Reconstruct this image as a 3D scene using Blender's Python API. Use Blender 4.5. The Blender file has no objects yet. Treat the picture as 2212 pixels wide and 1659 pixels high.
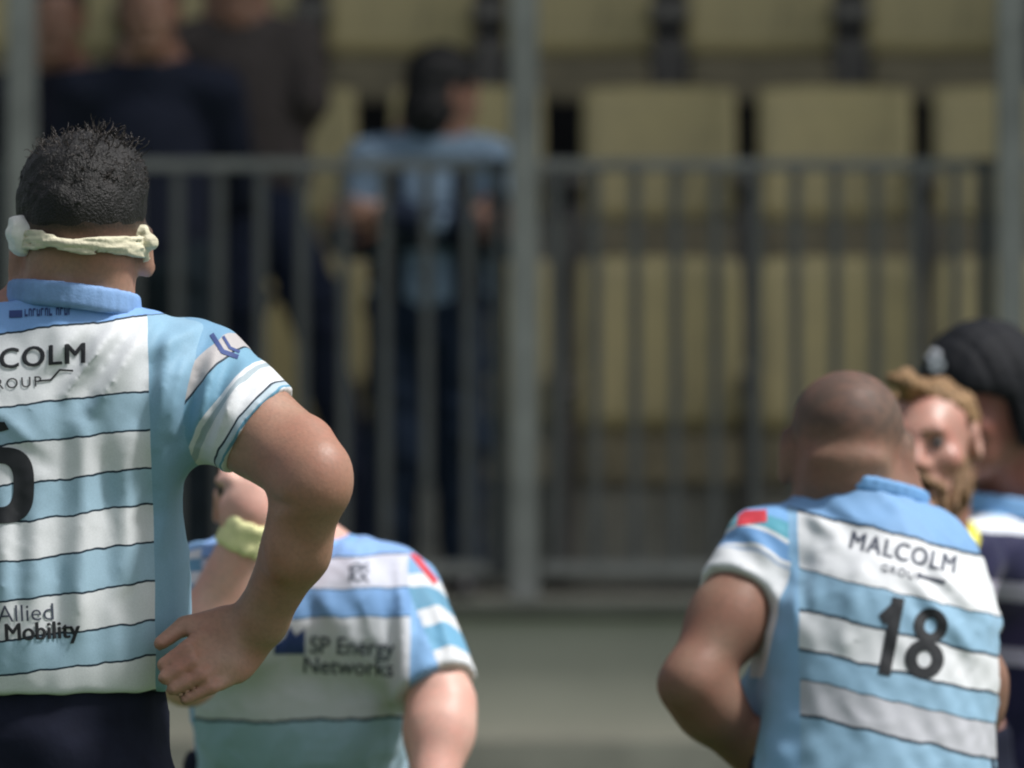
import bpy, bmesh, math, random
import numpy as np
from mathutils import Vector, Matrix
from mathutils.bvhtree import BVHTree

random.seed(4)
RNG = np.random.default_rng(4)
S = bpy.context.scene
COL = S.collection

# ---------------------------------------------------------------- camera, sky, sun, exposure
CAM_D, CAM_Z = 14.0, 1.53
cd = bpy.data.cameras.new('camera')
cd.sensor_width = 36.0
cd.lens = 36.0 * CAM_D / 1.2966
cd.clip_start, cd.clip_end = 0.5, 600.0
cd.dof.use_dof = True
cd.dof.focus_distance = CAM_D - 0.1
cd.dof.aperture_fstop = cd.lens / 52.0
cam = bpy.data.objects.new('camera', cd)
cam.location = (0, -CAM_D, CAM_Z)
cam.rotation_euler = (math.pi / 2, 0, 0)
COL.objects.link(cam)
S.camera = cam

SUN_EL, SUN_AZ = math.radians(58), math.radians(104)     # azimuth from +Y towards +X: high on the right, a little behind the players
W = bpy.data.worlds.new('World'); S.world = W; W.use_nodes = True
wn = W.node_tree
sky = wn.nodes.new('ShaderNodeTexSky'); sky.sky_type = 'NISHITA'; sky.sun_disc = False
sky.sun_elevation = SUN_EL; sky.sun_rotation = SUN_AZ
sky.air_density = 0.9; sky.dust_density = 3.0; sky.ozone_density = 1.0
hs = wn.nodes.new('ShaderNodeHueSaturation'); hs.inputs['Saturation'].default_value = 0.45      # the neutral wash of floodlights
wn.links.new(sky.outputs[0], hs.inputs['Color']); wn.links.new(hs.outputs[0], wn.nodes['Background'].inputs[0])
wn.nodes['Background'].inputs[1].default_value = 0.112

sd = bpy.data.lights.new('sun', 'SUN'); sd.energy = 3.6; sd.angle = math.radians(6); sd.color = (1.0, 0.98, 0.95)
sun = bpy.data.objects.new('sun', sd); COL.objects.link(sun)
sdir = Vector((math.sin(SUN_AZ) * math.cos(SUN_EL), math.cos(SUN_AZ) * math.cos(SUN_EL), math.sin(SUN_EL)))
sun.rotation_euler = sdir.to_track_quat('Z', 'Y').to_euler()
sun.location = sdir * 30

S.view_settings.view_transform = 'Standard'; S.view_settings.look = 'None'
S.view_settings.gamma = 1.0; S.view_settings.use_curve_mapping = False
S.view_settings.exposure = 0.08
S.cycles.filter_width = 2.1
S.cycles.max_bounces = 6

# ---------------------------------------------------------------- small helpers
def PT(px, py, y):
    """photo position (2212 px wide) at depth y behind the front player -> world point"""
    s = 1706.0 * CAM_D / (CAM_D + y)
    return np.array([(px - 1106) / s, y, CAM_Z - (py - 829.5) / s])
def SC(y): return 1706.0 * CAM_D / (CAM_D + y)

def tag(o, label=None, cat=None, group=None, kind=None):
    if label: o['label'] = label
    if cat: o['category'] = cat
    if group: o['group'] = group
    if kind: o['kind'] = kind
    return o
def empty(name, loc, label, cat, group=None):
    o = bpy.data.objects.new(name, None); COL.objects.link(o); o.location = Vector(loc); o.empty_display_size = 0.1
    return tag(o, label, cat, group)
def link(name, me, mat, parent=None, loc=None):
    o = bpy.data.objects.new(name, me); COL.objects.link(o)
    if mat is not None and not me.materials: me.materials.append(mat)
    if parent is not None: o.parent = parent
    if loc is not None: o.location = Vector(loc)
    return o
def copy_tree(o, parent=None):
    c = o.copy(); COL.objects.link(c); c.parent = parent
    for ch in list(o.children): copy_tree(ch, c)
    return c
def lin(r, g, b):
    f = lambda c: (c / 12.92 if c <= 0.04045 else ((c + 0.055) / 1.055) ** 2.4)
    return (f(r / 255), f(g / 255), f(b / 255), 1)

def raw_mesh(name, V, F, smooth=True, base=None):
    V = np.asarray(V, float)
    if base is not None: V = V - np.asarray(base, float)
    F = np.asarray(F, np.int32); k = F.shape[1]
    me = bpy.data.meshes.new(name)
    me.vertices.add(len(V)); me.vertices.foreach_set('co', V.astype(np.float32).ravel())
    me.loops.add(F.size); me.loops.foreach_set('vertex_index', F.ravel())
    me.polygons.add(len(F)); me.polygons.foreach_set('loop_start', np.arange(0, F.size, k, dtype=np.int32))
    me.polygons.foreach_set('use_smooth', np.full(len(F), smooth))
    me.update(calc_edges=True); me.validate()
    return me
def attr(me, name, arr):
    a = me.attributes.new(name, 'FLOAT', 'POINT'); a.data.foreach_set('value', np.asarray(arr, np.float32))

# ---------------------------------------------------------------- signed-distance modelling
def rcone(a, b, ra, rb):
    a = np.asarray(a, float); b = np.asarray(b, float); ab = b - a; L = max(float(ab @ ab), 1e-9)
    def f(P):
        t = np.clip(((P - a) @ ab) / L, 0, 1)
        return np.linalg.norm(P - a - t[..., None] * ab, axis=-1) - (ra + (rb - ra) * t)
    return f
def ell(c, r, R=None):
    c = np.asarray(c, float); r = np.asarray(r, float)
    def f(P):
        q = P - c
        if R is not None: q = q @ R
        k0 = np.linalg.norm(q / r, axis=-1); k1 = np.linalg.norm(q / (r * r), axis=-1)
        return k0 * (k0 - 1) / np.maximum(k1, 1e-6)
    return f
def ecap(a, b, ra, rb, sy, R=None):
    """tapered capsule flattened by sy along (rotated) depth"""
    a = np.asarray(a, float); b = np.asarray(b, float)
    R = np.eye(3) if R is None else R
    sc = np.array([1, 1 / sy, 1]); g = rcone((0, 0, 0), ((b - a) @ R) * sc, ra, rb)
    def f(P): return g(((P - a) @ R) * sc) * (0.55 + 0.45 * sy)
    return f
def box(c, h, R=None, r=0.0):
    c = np.asarray(c, float); h = np.asarray(h, float) - r
    def f(P):
        q = P - c
        if R is not None: q = q @ R
        q = np.abs(q) - h
        return np.linalg.norm(np.maximum(q, 0), axis=-1) + np.minimum(q.max(-1), 0) - r
    return f
def plane(p, n):
    p = np.asarray(p, float); n = np.asarray(n, float); n = n / np.linalg.norm(n)
    return lambda P: (P - p) @ n
def xf(f, o, R):
    """local-space function placed at o with local axes as the columns of R"""
    o = np.asarray(o, float)
    return lambda P: f((P - o) @ R)
def smin(a, b, k):
    if k <= 0: return np.minimum(a, b)
    h = np.clip(0.5 + 0.5 * (b - a) / k, 0, 1)
    return b * (1 - h) + a * h - k * h * (1 - h)
def smax(a, b, k): return -smin(-a, -b, k)

def sdf_mesh(prims, lo, hi, vx, disp=None, smooth=2):
    """prims: list of (op, function, k); op u = union, s = subtract, x = intersect. Surface nets on a sparse grid."""
    B = 8
    lo = np.asarray(lo, float); hi = np.asarray(hi, float)
    nb = np.ceil((hi - lo) / (vx * B)).astype(int)
    n = nb * B
    bi = np.stack(np.meshgrid(*[np.arange(k) for k in nb], indexing='ij'), -1).reshape(-1, 3)
    cen = lo + (bi * B + (B - 1) / 2) * vx
    hd = vx * B * 0.5 * 1.733 * 1.35 + (0.02 if disp is not None else 0)
    Fc = np.full(len(cen), 9.0); dc = []
    for op, f, k in prims:
        d = f(cen); dc.append(d)
        if op == 'u': Fc = smin(Fc, d, k)
        elif op == 's': Fc = smax(Fc, -d, k)
        else: Fc = smax(Fc, d, k)
    act = np.abs(Fc) < hd + 0.01
    full = np.repeat(np.repeat(np.repeat(Fc.reshape(nb), B, 0), B, 1), B, 2).astype(np.float32)
    full = np.where(np.abs(full) < 1e-4, 1e-4, full)
    off = np.stack(np.meshgrid(*[np.arange(B)] * 3, indexing='ij'), -1).reshape(-1, 3)
    ab = bi[act]
    idx = ab[:, None, :] * B + off[None]
    Pn = lo + idx * vx
    F = np.full(Pn.shape[:2], 9.0); run = np.full(len(ab), 9.0)
    for (op, f, k), d in zip(prims, dc):
        d = d[act]
        if op == 'u':
            sel = d < np.minimum(run, 0.0 + hd) + 2 * hd + k
            if sel.any(): F[sel] = smin(F[sel], f(Pn[sel]), k)
            run = smin(run, d, k)
        elif op == 's':
            sel = d < hd * 2 + k
            if sel.any(): F[sel] = smax(F[sel], -f(Pn[sel]), k)
        else:
            F = smax(F, f(Pn), k)
    if disp is not None: F = F - disp(Pn)
    full[idx[..., 0], idx[..., 1], idx[..., 2]] = F
    ins = full < 0
    c = ins[:-1, :-1, :-1].astype(np.int8).copy()
    for dx in (0, 1):
        for dy in (0, 1):
            for dz in (0, 1):
                if dx + dy + dz: c = c + ins[dx:n[0] - 1 + dx, dy:n[1] - 1 + dy, dz:n[2] - 1 + dz]
    cells = np.argwhere((c > 0) & (c < 8))
    cid = -np.ones(c.shape, np.int32); cid[cells[:, 0], cells[:, 1], cells[:, 2]] = np.arange(len(cells))
    acc = np.zeros((len(cells), 3)); cnt = np.zeros(len(cells))
    cor = [(a, b, d) for a in (0, 1) for b in (0, 1) for d in (0, 1)]
    cv = {q: full[cells[:, 0] + q[0], cells[:, 1] + q[1], cells[:, 2] + q[2]] for q in cor}
    for q in cor:
        for ax in range(3):
            if q[ax]: continue
            r = list(q); r[ax] = 1; r = tuple(r)
            a, b = cv[q], cv[r]; m = (a < 0) != (b < 0)
            t = np.where(m, a / np.where(m, a - b, 1), 0)
            p = np.tile(np.array(q, float), (len(cells), 1)); p[:, ax] += t
            acc[m] += p[m]; cnt[m] += 1
    V = lo + (cells + acc / np.maximum(cnt, 1)[:, None]) * vx
    quads = []
    for ax in range(3):
        s0 = [slice(1, -1)] * 3; s0[ax] = slice(0, -1); s1 = [slice(1, -1)] * 3; s1[ax] = slice(1, None)
        e0, e1 = ins[tuple(s0)], ins[tuple(s1)]
        for flip in (False, True):
            E = np.argwhere((e0 & ~e1) if not flip else (~e0 & e1))
            if not len(E): continue
            base = E.copy()
            for a in range(3):
                if a != ax: base[:, a] += 1
            u, v = (ax + 1) % 3, (ax + 2) % 3
            qs = []
            for du, dv in ((-1, -1), (0, -1), (0, 0), (-1, 0)):
                w = base.copy(); w[:, u] += du; w[:, v] += dv
                qs.append(cid[w[:, 0], w[:, 1], w[:, 2]])
            Q = np.stack(qs, 1)
            if flip: Q = Q[:, ::-1]
            quads.append(Q[(Q >= 0).all(1)])
    Q = np.concatenate(quads)
    for _ in range(smooth):
        A = np.zeros_like(V); N = np.zeros(len(V))
        for i in range(4):
            a, b = Q[:, i], Q[:, (i + 1) % 4]
            for k in range(3):
                A[:, k] += np.bincount(a, V[b, k], len(V)) + np.bincount(b, V[a, k], len(V))
            N += np.bincount(a, minlength=len(V)) + np.bincount(b, minlength=len(V))
        V = V * 0.5 + 0.5 * A / np.maximum(N, 1)[:, None]
    return V, Q

def bounds(pts, m):
    p = np.asarray(pts, float); return p.min(0) - m, p.max(0) + m

def basis(face, up=(0, 0, 1)):
    """columns: x (the head's own side, such that x cross y = z), y = face direction, z = up"""
    f = np.asarray(face, float); f = f / np.linalg.norm(f)
    u = np.asarray(up, float); u = u - f * (u @ f); u = u / np.linalg.norm(u)
    return np.stack([np.cross(f, u), f, u], 1)

# ---------------------------------------------------------------- materials
def mat(name):
    m = bpy.data.materials.new(name); m.use_nodes = True
    nt = m.node_tree; return m, nt, nt.nodes['Principled BSDF']
def N(nt, t, **kw):
    n = nt.nodes.new(t)
    for k, v in kw.items(): setattr(n, k, v)
    return n
def mixc(nt, fac, a, b, blend='MIX'):
    n = N(nt, 'ShaderNodeMix', data_type='RGBA', blend_type=blend)
    for sock, v in ((n.inputs[0], fac), (n.inputs[6], a), (n.inputs[7], b)):
        if hasattr(v, 'links'): nt.links.new(v, sock)
        elif isinstance(v, (tuple, list)): sock.default_value = v
        else: sock.default_value = v
    return n.outputs[2]
def mth(nt, op, a, b=None, c=None):
    n = N(nt, 'ShaderNodeMath', operation=op)
    for i, v in enumerate((a, b, c)):
        if v is None: continue
        if hasattr(v, 'links'): nt.links.new(v, n.inputs[i])
        else: n.inputs[i].default_value = v
    return n.outputs[0]
def noise(nt, scale, detail=4, rough=0.55, vec=None, stretch=None):
    n = N(nt, 'ShaderNodeTexNoise'); n.inputs['Scale'].default_value = scale
    n.inputs['Detail'].default_value = detail; n.inputs['Roughness'].default_value = rough
    tc = N(nt, 'ShaderNodeTexCoord'); src = tc.outputs['Object']
    if stretch:
        mp = N(nt, 'ShaderNodeMapping'); mp.inputs['Scale'].default_value = stretch
        nt.links.new(src, mp.inputs[0]); src = mp.outputs[0]
    nt.links.new(src, n.inputs['Vector'])
    return n.outputs['Fac']
def rng(nt, v, a, b, c, d):
    n = N(nt, 'ShaderNodeMapRange'); nt.links.new(v, n.inputs[0])
    for i, q in enumerate((a, b, c, d)): n.inputs[i + 1].default_value = q
    return n.outputs[0]
def bump(nt, bsdf, h, strength, dist=0.004):
    b = N(nt, 'ShaderNodeBump'); b.inputs['Strength'].default_value = strength; b.inputs['Distance'].default_value = dist
    nt.links.new(h, b.inputs['Height']); nt.links.new(b.outputs[0], bsdf.inputs['Normal'])
def at(nt, name):
    n = N(nt, 'ShaderNodeAttribute'); n.attribute_name = name; return n.outputs['Fac']
def scaled(c, k): return (c[0] * k, c[1] * k, c[2] * k, 1)

def simple(name, c, rough=0.6, var=0.18, scale=30, metal=0.0, bmp=0.0, bscale=200, stretch=None, spec=0.5):
    m, nt, b = mat(name)
    f = noise(nt, scale, 5, stretch=stretch)
    nt.links.new(mixc(nt, rng(nt, f, 0.3, 0.7, 0, 1), scaled(c, 1 - var), scaled(c, 1 + var)), b.inputs['Base Color'])
    b.inputs['Roughness'].default_value = rough; b.inputs['Metallic'].default_value = metal; b.inputs['Specular IOR Level'].default_value = spec
    if bmp: bump(nt, b, noise(nt, bscale, 3), bmp, 0.002)
    return m

def skin_mat(name, c, stub=(0.03, 0.025, 0.022, 1), rough=0.46, red=0.18, spec=0.45):
    m, nt, b = mat(name)
    f = rng(nt, noise(nt, 14, 5), 0.35, 0.68, 0, 1)
    ruddy = (min(1, c[0] * 1.05), c[1] * (1 - red), c[2] * (1 - red), 1)
    base = mixc(nt, f, scaled(c, 1.04), ruddy)
    base = mixc(nt, rng(nt, noise(nt, 6, 3), 0.45, 0.62, 0, 0.55), base, (c[0] * 0.98, c[1] * 0.74, c[2] * 0.72, 1))
    base = mixc(nt, rng(nt, noise(nt, 34, 5), 0.5, 0.72, 0, 0.3), base, scaled(c, 0.66))
    f2 = rng(nt, noise(nt, 170, 4), 0.42, 0.7, 0, 0.36)
    base = mixc(nt, f2, base, scaled(c, 0.62))
    st = mth(nt, 'MULTIPLY', at(nt, 'stub'), rng(nt, noise(nt, 420, 2), 0.3, 0.6, 0.88, 1.0))
    base = mixc(nt, st, base, stub)
    nt.links.new(base, b.inputs['Base Color'])
    nt.links.new(rng(nt, noise(nt, 40, 3), 0.3, 0.7, rough - 0.08, rough + 0.1), b.inputs['Roughness'])
    b.inputs['Specular IOR Level'].default_value = spec
    b.inputs['Subsurface Weight'].default_value = 0.12
    b.inputs['Subsurface Radius'].default_value = (0.012, 0.005, 0.003)
    b.inputs['Subsurface Scale'].default_value = 0.6
    bump(nt, b, noise(nt, 240, 4), 0.25, 0.0015)
    return m
def hair_mat(name, c, rough=0.5):
    m, nt, b = mat(name)
    f = rng(nt, noise(nt, 60, 4), 0.3, 0.7, 0, 1)
    nt.links.new(mixc(nt, f, scaled(c, 0.55), scaled(c, 1.5)), b.inputs['Base Color'])
    b.inputs['Roughness'].default_value = rough; b.inputs['Specular IOR Level'].default_value = 0.4
    bump(nt, b, noise(nt, 330, 3), 0.8, 0.004)
    return m
def ramp(nt, v, stops, lo, hi):
    """hard-edged bands: stops = [(start value, colour)]"""
    r = N(nt, 'ShaderNodeValToRGB'); r.color_ramp.interpolation = 'CONSTANT'
    nt.links.new(rng(nt, v, lo, hi, 0, 1), r.inputs[0])
    els = r.color_ramp.elements
    while len(els) > 1: els.remove(els[-1])
    stops = sorted(stops)
    els[0].position = 0; els[0].color = stops[0][1]
    for s, c in stops[1:]:
        e = els.new(min(1, max(0, (s - lo) / (hi - lo)))); e.color = c
    return r.outputs[0]
def shirt_mat(name, torso, tlo, thi, sleeve, slo, shi, side, ulo, uhi, wob=0.004):
    """torso bands by attribute v between ulo < u < uhi, plain side panels outside, sleeve bands by attribute h where zs > .5"""
    m, nt, b = mat(name)
    wv = mth(nt, 'ADD', at(nt, 'v'), mth(nt, 'MULTIPLY', mth(nt, 'SUBTRACT', noise(nt, 13, 3, stretch=(1.6, 0.3, 0.7)), 0.5), wob * 4))
    tc = ramp(nt, wv, torso, tlo, thi)
    u = mth(nt, 'ADD', at(nt, 'u'), mth(nt, 'MULTIPLY', mth(nt, 'SUBTRACT', noise(nt, 5, 2), 0.5), 0.012))
    inside = mth(nt, 'MULTIPLY', mth(nt, 'GREATER_THAN', u, ulo), mth(nt, 'LESS_THAN', u, uhi))
    inside = mth(nt, 'MAXIMUM', inside, mth(nt, 'GREATER_THAN', wv, torso_yoke(torso)))
    tc = mixc(nt, inside, side, tc)
    wh = mth(nt, 'ADD', at(nt, 'h'), mth(nt, 'MULTIPLY', mth(nt, 'SUBTRACT', noise(nt, 16, 2), 0.5), 0.012))
    sc = ramp(nt, wh, sleeve, slo, shi)
    col = mixc(nt, mth(nt, 'GREATER_THAN', at(nt, 'zs'), 0.5), tc, sc)
    f = rng(nt, noise(nt, 500, 2), 0.3, 0.7, 0.93, 1.04)
    g = N(nt, 'ShaderNodeVectorMath', operation='SCALE'); nt.links.new(col, g.inputs[0]); nt.links.new(f, g.inputs[3])
    nt.links.new(g.outputs[0], b.inputs['Base Color'])
    b.inputs['Roughness'].default_value = 0.62
    b.inputs['Sheen Weight'].default_value = 0.112
    b.inputs['Specular IOR Level'].default_value = 0.3
    h = mth(nt, 'ADD', mth(nt, 'MULTIPLY', noise(nt, 7, 2, 0.5, stretch=(1.5, 1, 0.7)), 3.0), mth(nt, 'MULTIPLY', noise(nt, 700, 2), 0.06))
    bump(nt, b, h, 0.45, 0.006)
    return m
def torso_yoke(torso): return max(s for s, _ in torso) - 1e-4

# ---------------------------------------------------------------- people
def head_prims(o, R, wide=1.0, ears=True, jaw=1.0, ear=1.0, crown=1.0):
    L = lambda f: xf(f, o, R)
    w = wide
    p = [('u', L(ell((0, -0.014, 0.036 * crown), (0.078 * w, 0.098, 0.084 * crown))), 0.0),
         ('u', L(ell((0, 0.028, -0.03), (0.064 * w, 0.066, 0.085))), 0.03),
         ('u', L(ell((0, 0.048, -0.085 * jaw), (0.046 * w, 0.046, 0.034))), 0.03),
         ('u', L(rcone((-0.034, 0.082, 0.02), (0.034, 0.082, 0.02), 0.012, 0.012)), 0.02),
         ('u', L(ell((0.045, 0.062, -0.03), (0.022, 0.022, 0.02))), 0.02),
         ('u', L(ell((-0.045, 0.062, -0.03), (0.022, 0.022, 0.02))), 0.02),
         ('s', L(ell((0.031, 0.1, 0.0), (0.019, 0.016, 0.012))), 0.014),
         ('s', L(ell((-0.031, 0.1, 0.0), (0.019, 0.016, 0.012))), 0.014),
         ('u', L(rcone((0, 0.093, 0.012), (0, 0.113, -0.03), 0.008, 0.013)), 0.012),
         ('u', L(ell((0.012, 0.098, -0.036), (0.009, 0.012, 0.009))), 0.006),
         ('u', L(ell((-0.012, 0.098, -0.036), (0.009, 0.012, 0.009))), 0.006),
         ('u', L(rcone((-0.02, 0.09, -0.062), (0.02, 0.09, -0.062), 0.007, 0.007)), 0.008),
         ('u', L(rcone((-0.018, 0.088, -0.078), (0.018, 0.088, -0.078), 0.008, 0.008)), 0.008),
         ('u', L(ell((0, 0.082, -0.105), (0.022, 0.018, 0.016))), 0.015)]
    if ears:
        for s in (-1, 1):
            Re = basis((s * 0.35, 1, 0))
            p.append(('u', L(xf(ell((0, 0, 0), (0.011 * ear, 0.021 * ear, 0.034 * ear)), (s * (0.081 * w + 0.016 * (ear - 1)), -0.012, -0.008), Re)), 0.008))
            p.append(('s', L(xf(ell((0, 0, 0), (0.006, 0.012 * ear, 0.021 * ear)), (s * (0.091 * w + 0.016 * (ear - 1)), -0.004, -0.004), Re)), 0.006))
    return p

def arm_prims(sh, el, wr, r, bulge=None):
    sh, el, wr = map(np.asarray, (sh, el, wr))
    m = sh + (el - sh) * 0.5; q = el + (wr - el) * 0.28
    ext = (m - sh); 
    p = [('u', rcone(sh, m, r[0], r[1]), 0.03), ('u', rcone(m, el, r[1], r[2]), 0.03),
         ('u', rcone(el, q, r[2], r[3]), 0.03), ('u', rcone(q, wr, r[3], r[4]), 0.03)]
    return p
def hand_prims(wr, kn, tips, thumb, normal, k=1.0, side=1):
    """palm from wrist to knuckle line, four separate bent fingers ending at tips, a thumb from the side of the palm"""
    wr, kn = np.asarray(wr, float), np.asarray(kn, float)
    d = kn - wr; L = np.linalg.norm(d); d = d / L
    n = np.asarray(normal, float); n = n - d * (n @ d); n /= np.linalg.norm(n)
    s = np.cross(n, d) * side
    Rm = np.stack([s, n, d], 1)
    p = [('u', xf(ell((0, 0, 0), (0.043 * k, 0.020 * k, L * 0.66)), (wr + kn) / 2, Rm), 0.022)]
    for i, tp in enumerate(tips):
        b = kn + s * (0.030 - 0.020 * i) * k - d * 0.010
        tp = np.asarray(tp, float); mid = b + (tp - b) * 0.5 + n * 0.012 * k
        r = (0.0098, 0.0102, 0.0098, 0.0086)[i] * k
        p += [('u', rcone(b, mid, r * 1.06, r), 0.006), ('u', rcone(mid, tp, r, r * 0.82), 0.003)]
    b = wr + d * L * 0.25 + s * 0.034 * k; th = np.asarray(thumb, float); mid = b + (th - b) * 0.55 + s * 0.010
    p += [('u', rcone(b, mid, 0.0150 * k, 0.0115 * k), 0.014), ('u', rcone(mid, th, 0.0115 * k, 0.0092 * k), 0.004)]
    return p
def leg_prims(hip, kn, an, toe, r=(0.088, 0.06, 0.058, 0.038)):
    hip, kn, an, toe = map(np.asarray, (hip, kn, an, toe))
    q = kn + (an - kn) * 0.3
    return [('u', rcone(hip, kn, r[0], r[1]), 0.04), ('u', rcone(kn, q, r[1], r[2]), 0.03), ('u', rcone(q, an, r[2], r[3]), 0.03),
            ('u', rcone(an, toe, 0.037, 0.032), 0.03)]

def folds(y, segs, back=True):
    """cloth folds: (x0,y0,x1,y1,width,height mm) in photo px at depth y, each a ridge (or valley when negative) on that face"""
    sc = SC(y); data = []
    for x0, y0, x1, y1, w, a in segs:
        A, Bp = PT(x0, y0, y), PT(x1, y1, y)
        data.append((A[[0, 2]], Bp[[0, 2]], max(w * 1.25, 17) / sc, (a if a > 0 else a * 0.5) / 1000))
    def f(P):
        q = P[..., [0, 2]]; out = np.zeros(P.shape[:-1])
        for A, Bp, w, a in data:
            ab = Bp - A; L = ab @ ab
            t = ((q - A) @ ab) / L; tc = np.clip(t, 0, 1)
            dd = ((q - A - tc[..., None] * ab) ** 2).sum(-1)
            taper = 0.35 + 0.65 * np.sin(np.pi * np.clip(tc * 0.9 + 0.05, 0, 1))
            out += a * taper * np.exp(-(dd / (w * w) + 1e-6) ** 0.9)
        return out
    return f
def fbm(P, sc, seed, amp):
    r = np.random.default_rng(seed); out = np.zeros(P.shape[:-1])
    for i in range(7):
        k = r.normal(size=3) * sc * (1.35 ** i); out += np.sin(P @ k + r.uniform(0, 6.28)) / (1.25 ** i)
    return out * amp

def creases(P, seed, amp, k=(34, 14, 6)):
    """sharp irregular cloth creases: warped ridges running mostly down the cloth"""
    r = np.random.default_rng(seed); out = np.zeros(P.shape[:-1])
    for i in range(3):
        kk = np.array(k) * r.uniform(0.6, 1.2, 3) * (1, r.choice([-1, 1]), r.choice([-1, 1])) * (1 + 0.5 * i)
        w = fbm(P, 9 + 5 * i, seed * 7 + i, 0.9)
        m = np.clip(0.5 + 0.5 * fbm(P, 7, seed * 5 + i, 0.6), 0, 1)
        out += (1 - np.abs(np.sin(P @ kk + 1.9 * w))) ** 3 * m
    return out * amp

def add_part(root, name, prims, pts, m, vx, material, disp=None, attrs=None, smooth=2, lo=None, hi=None, label=None):
    l, h = bounds(pts, m)
    if lo is not None: l = np.maximum(l, lo)
    if hi is not None: h = np.minimum(h, hi)
    V, Q = sdf_mesh(prims, l, h, vx, disp, smooth)
    me = raw_mesh(name, V, Q, True, root.location if root else None)
    if attrs:
        for k, v in attrs(V).items(): attr(me, k, v)
    o = link(name, me, material, root)
    if label: o['label'] = label
    return o, V, Q

def bvh(V, Q): return BVHTree.FromPolygons([tuple(v) for v in V], [tuple(q) for q in Q])

def project_print(root, name, shapes2d, tree, y_from, dirn, material, eps=0.0012, maxe=0.0045):
    """flat print laid on cloth: 2-D faces in world x,z dropped along the depth axis onto the cloth surface"""
    bm = bmesh.new()
    for poly in shapes2d:
        try: bm.faces.new([bm.verts.new((p[0], p[2] * 1e-3 if len(p) > 2 else 0.0, p[1])) for p in poly])
        except ValueError: pass
    bmesh.ops.remove_doubles(bm, verts=bm.verts, dist=1e-5)
    bmesh.ops.triangulate(bm, faces=bm.faces)
    for _ in range(5):
        e = [e for e in bm.edges if e.calc_length() > maxe]
        if not e: break
        bmesh.ops.subdivide_edges(bm, edges=e, cuts=1)
        bmesh.ops.triangulate(bm, faces=bm.faces)
    dead = []
    base = Vector(root.location) if root.parent is None else Vector(root.parent.location)
    for v in bm.verts:
        h = tree.ray_cast(Vector((v.co.x, y_from, v.co.z)), Vector((0, dirn, 0)))
        if h[0] is None: dead.append(v); continue
        n = h[1] if h[1].y * dirn < 0 else -h[1]
        v.co = h[0] + Vector((0, -dirn, 0)) * (eps + v.co.y * 0.15) - base
    bmesh.ops.delete(bm, geom=dead, context='VERTS')
    bmesh.ops.recalc_face_normals(bm, faces=bm.faces)
    me = bpy.data.meshes.new(name); bm.to_mesh(me); bm.free()
    for p in me.polygons: p.use_smooth = True
    return link(name, me, material, root)

def text2d(body, size, bold=0.0, spacing=1.0):
    cu = bpy.data.curves.new('lettering', 'FONT'); cu.body = body; cu.size = size; cu.offset = bold * size
    cu.align_x = 'CENTER'; cu.align_y = 'CENTER'; cu.space_character = spacing; cu.fill_mode = 'FRONT'; cu.resolution_u = 4
    o = bpy.data.objects.new('lettering', cu); COL.objects.link(o)
    dg = bpy.context.evaluated_depsgraph_get(); dg.update()
    me = bpy.data.meshes.new_from_object(o.evaluated_get(dg))
    polys = [[(me.vertices[i].co.x, me.vertices[i].co.y) for i in p.vertices] for p in me.polygons]
    bpy.data.objects.remove(o); bpy.data.curves.remove(cu); bpy.data.meshes.remove(me)
    return polys
def place2d(polys, centre, ang=0.0, sx=1.0, sy=1.0, shear=0.0, bold=0.0):
    c, s = math.cos(ang), math.sin(ang); out = []
    if bold:      # heavier weight: the same letters laid a hair apart, each a hair prouder than the last
        out = []
        for k, (dx, dy) in enumerate(((-1, 0), (0, 0), (1, 0), (0.3, 0.6))):
            for p in place2d(polys, (centre[0] + dx * bold * sx * c, centre[1] + dx * bold * sx * s + dy * bold * sy), ang, sx, sy, shear):
                out.append([(x, y, k + 1) for x, y in p])
        return out
    for p in polys:
        q = []
        for x, y in p:
            x, y = x * sx + y * shear, y * sy
            x, y = x * c - y * s + centre[0], x * s + y * c + centre[1]
            q.append((x, y))
        out.append(q)
    return out
def stroke2d(pts, w):
    out = []
    for a, b in zip(pts[:-1], pts[1:]):
        a, b = np.array(a, float), np.array(b, float); d = b - a; L = np.linalg.norm(d)
        if L < 1e-6: continue
        d /= L; n = np.array([-d[1], d[0]]) * w / 2; e = d * w * 0.18
        out.append([a - e + n, a - e - n, b + e - n, b + e + n])
    return out
def tube(pts, radii, seg=6, cap=True):
    pts = np.asarray(pts, float); V, F = [], []
    t = np.gradient(pts, axis=0); t /= np.maximum(np.linalg.norm(t, axis=1), 1e-9)[:, None]
    up = np.array([0.31, 0.2, 0.93])
    for i, p in enumerate(pts):
        a = np.cross(t[i], up); a /= max(np.linalg.norm(a), 1e-6); b = np.cross(t[i], a)
        for k in range(seg):
            an = 2 * math.pi * k / seg
            V.append(p + (a * math.cos(an) + b * math.sin(an)) * radii[i])
    for i in range(len(pts) - 1):
        for k in range(seg):
            F.append((i * seg + k, i * seg + (k + 1) % seg, (i + 1) * seg + (k + 1) % seg, (i + 1) * seg + k))
    return V, F
def merge(meshes):
    V, F, o = [], [], 0
    for v, f in meshes:
        V += list(v); F += [tuple(i + o for i in q) for q in f]; o += len(v)
    return np.array(V), np.array(F)

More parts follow.
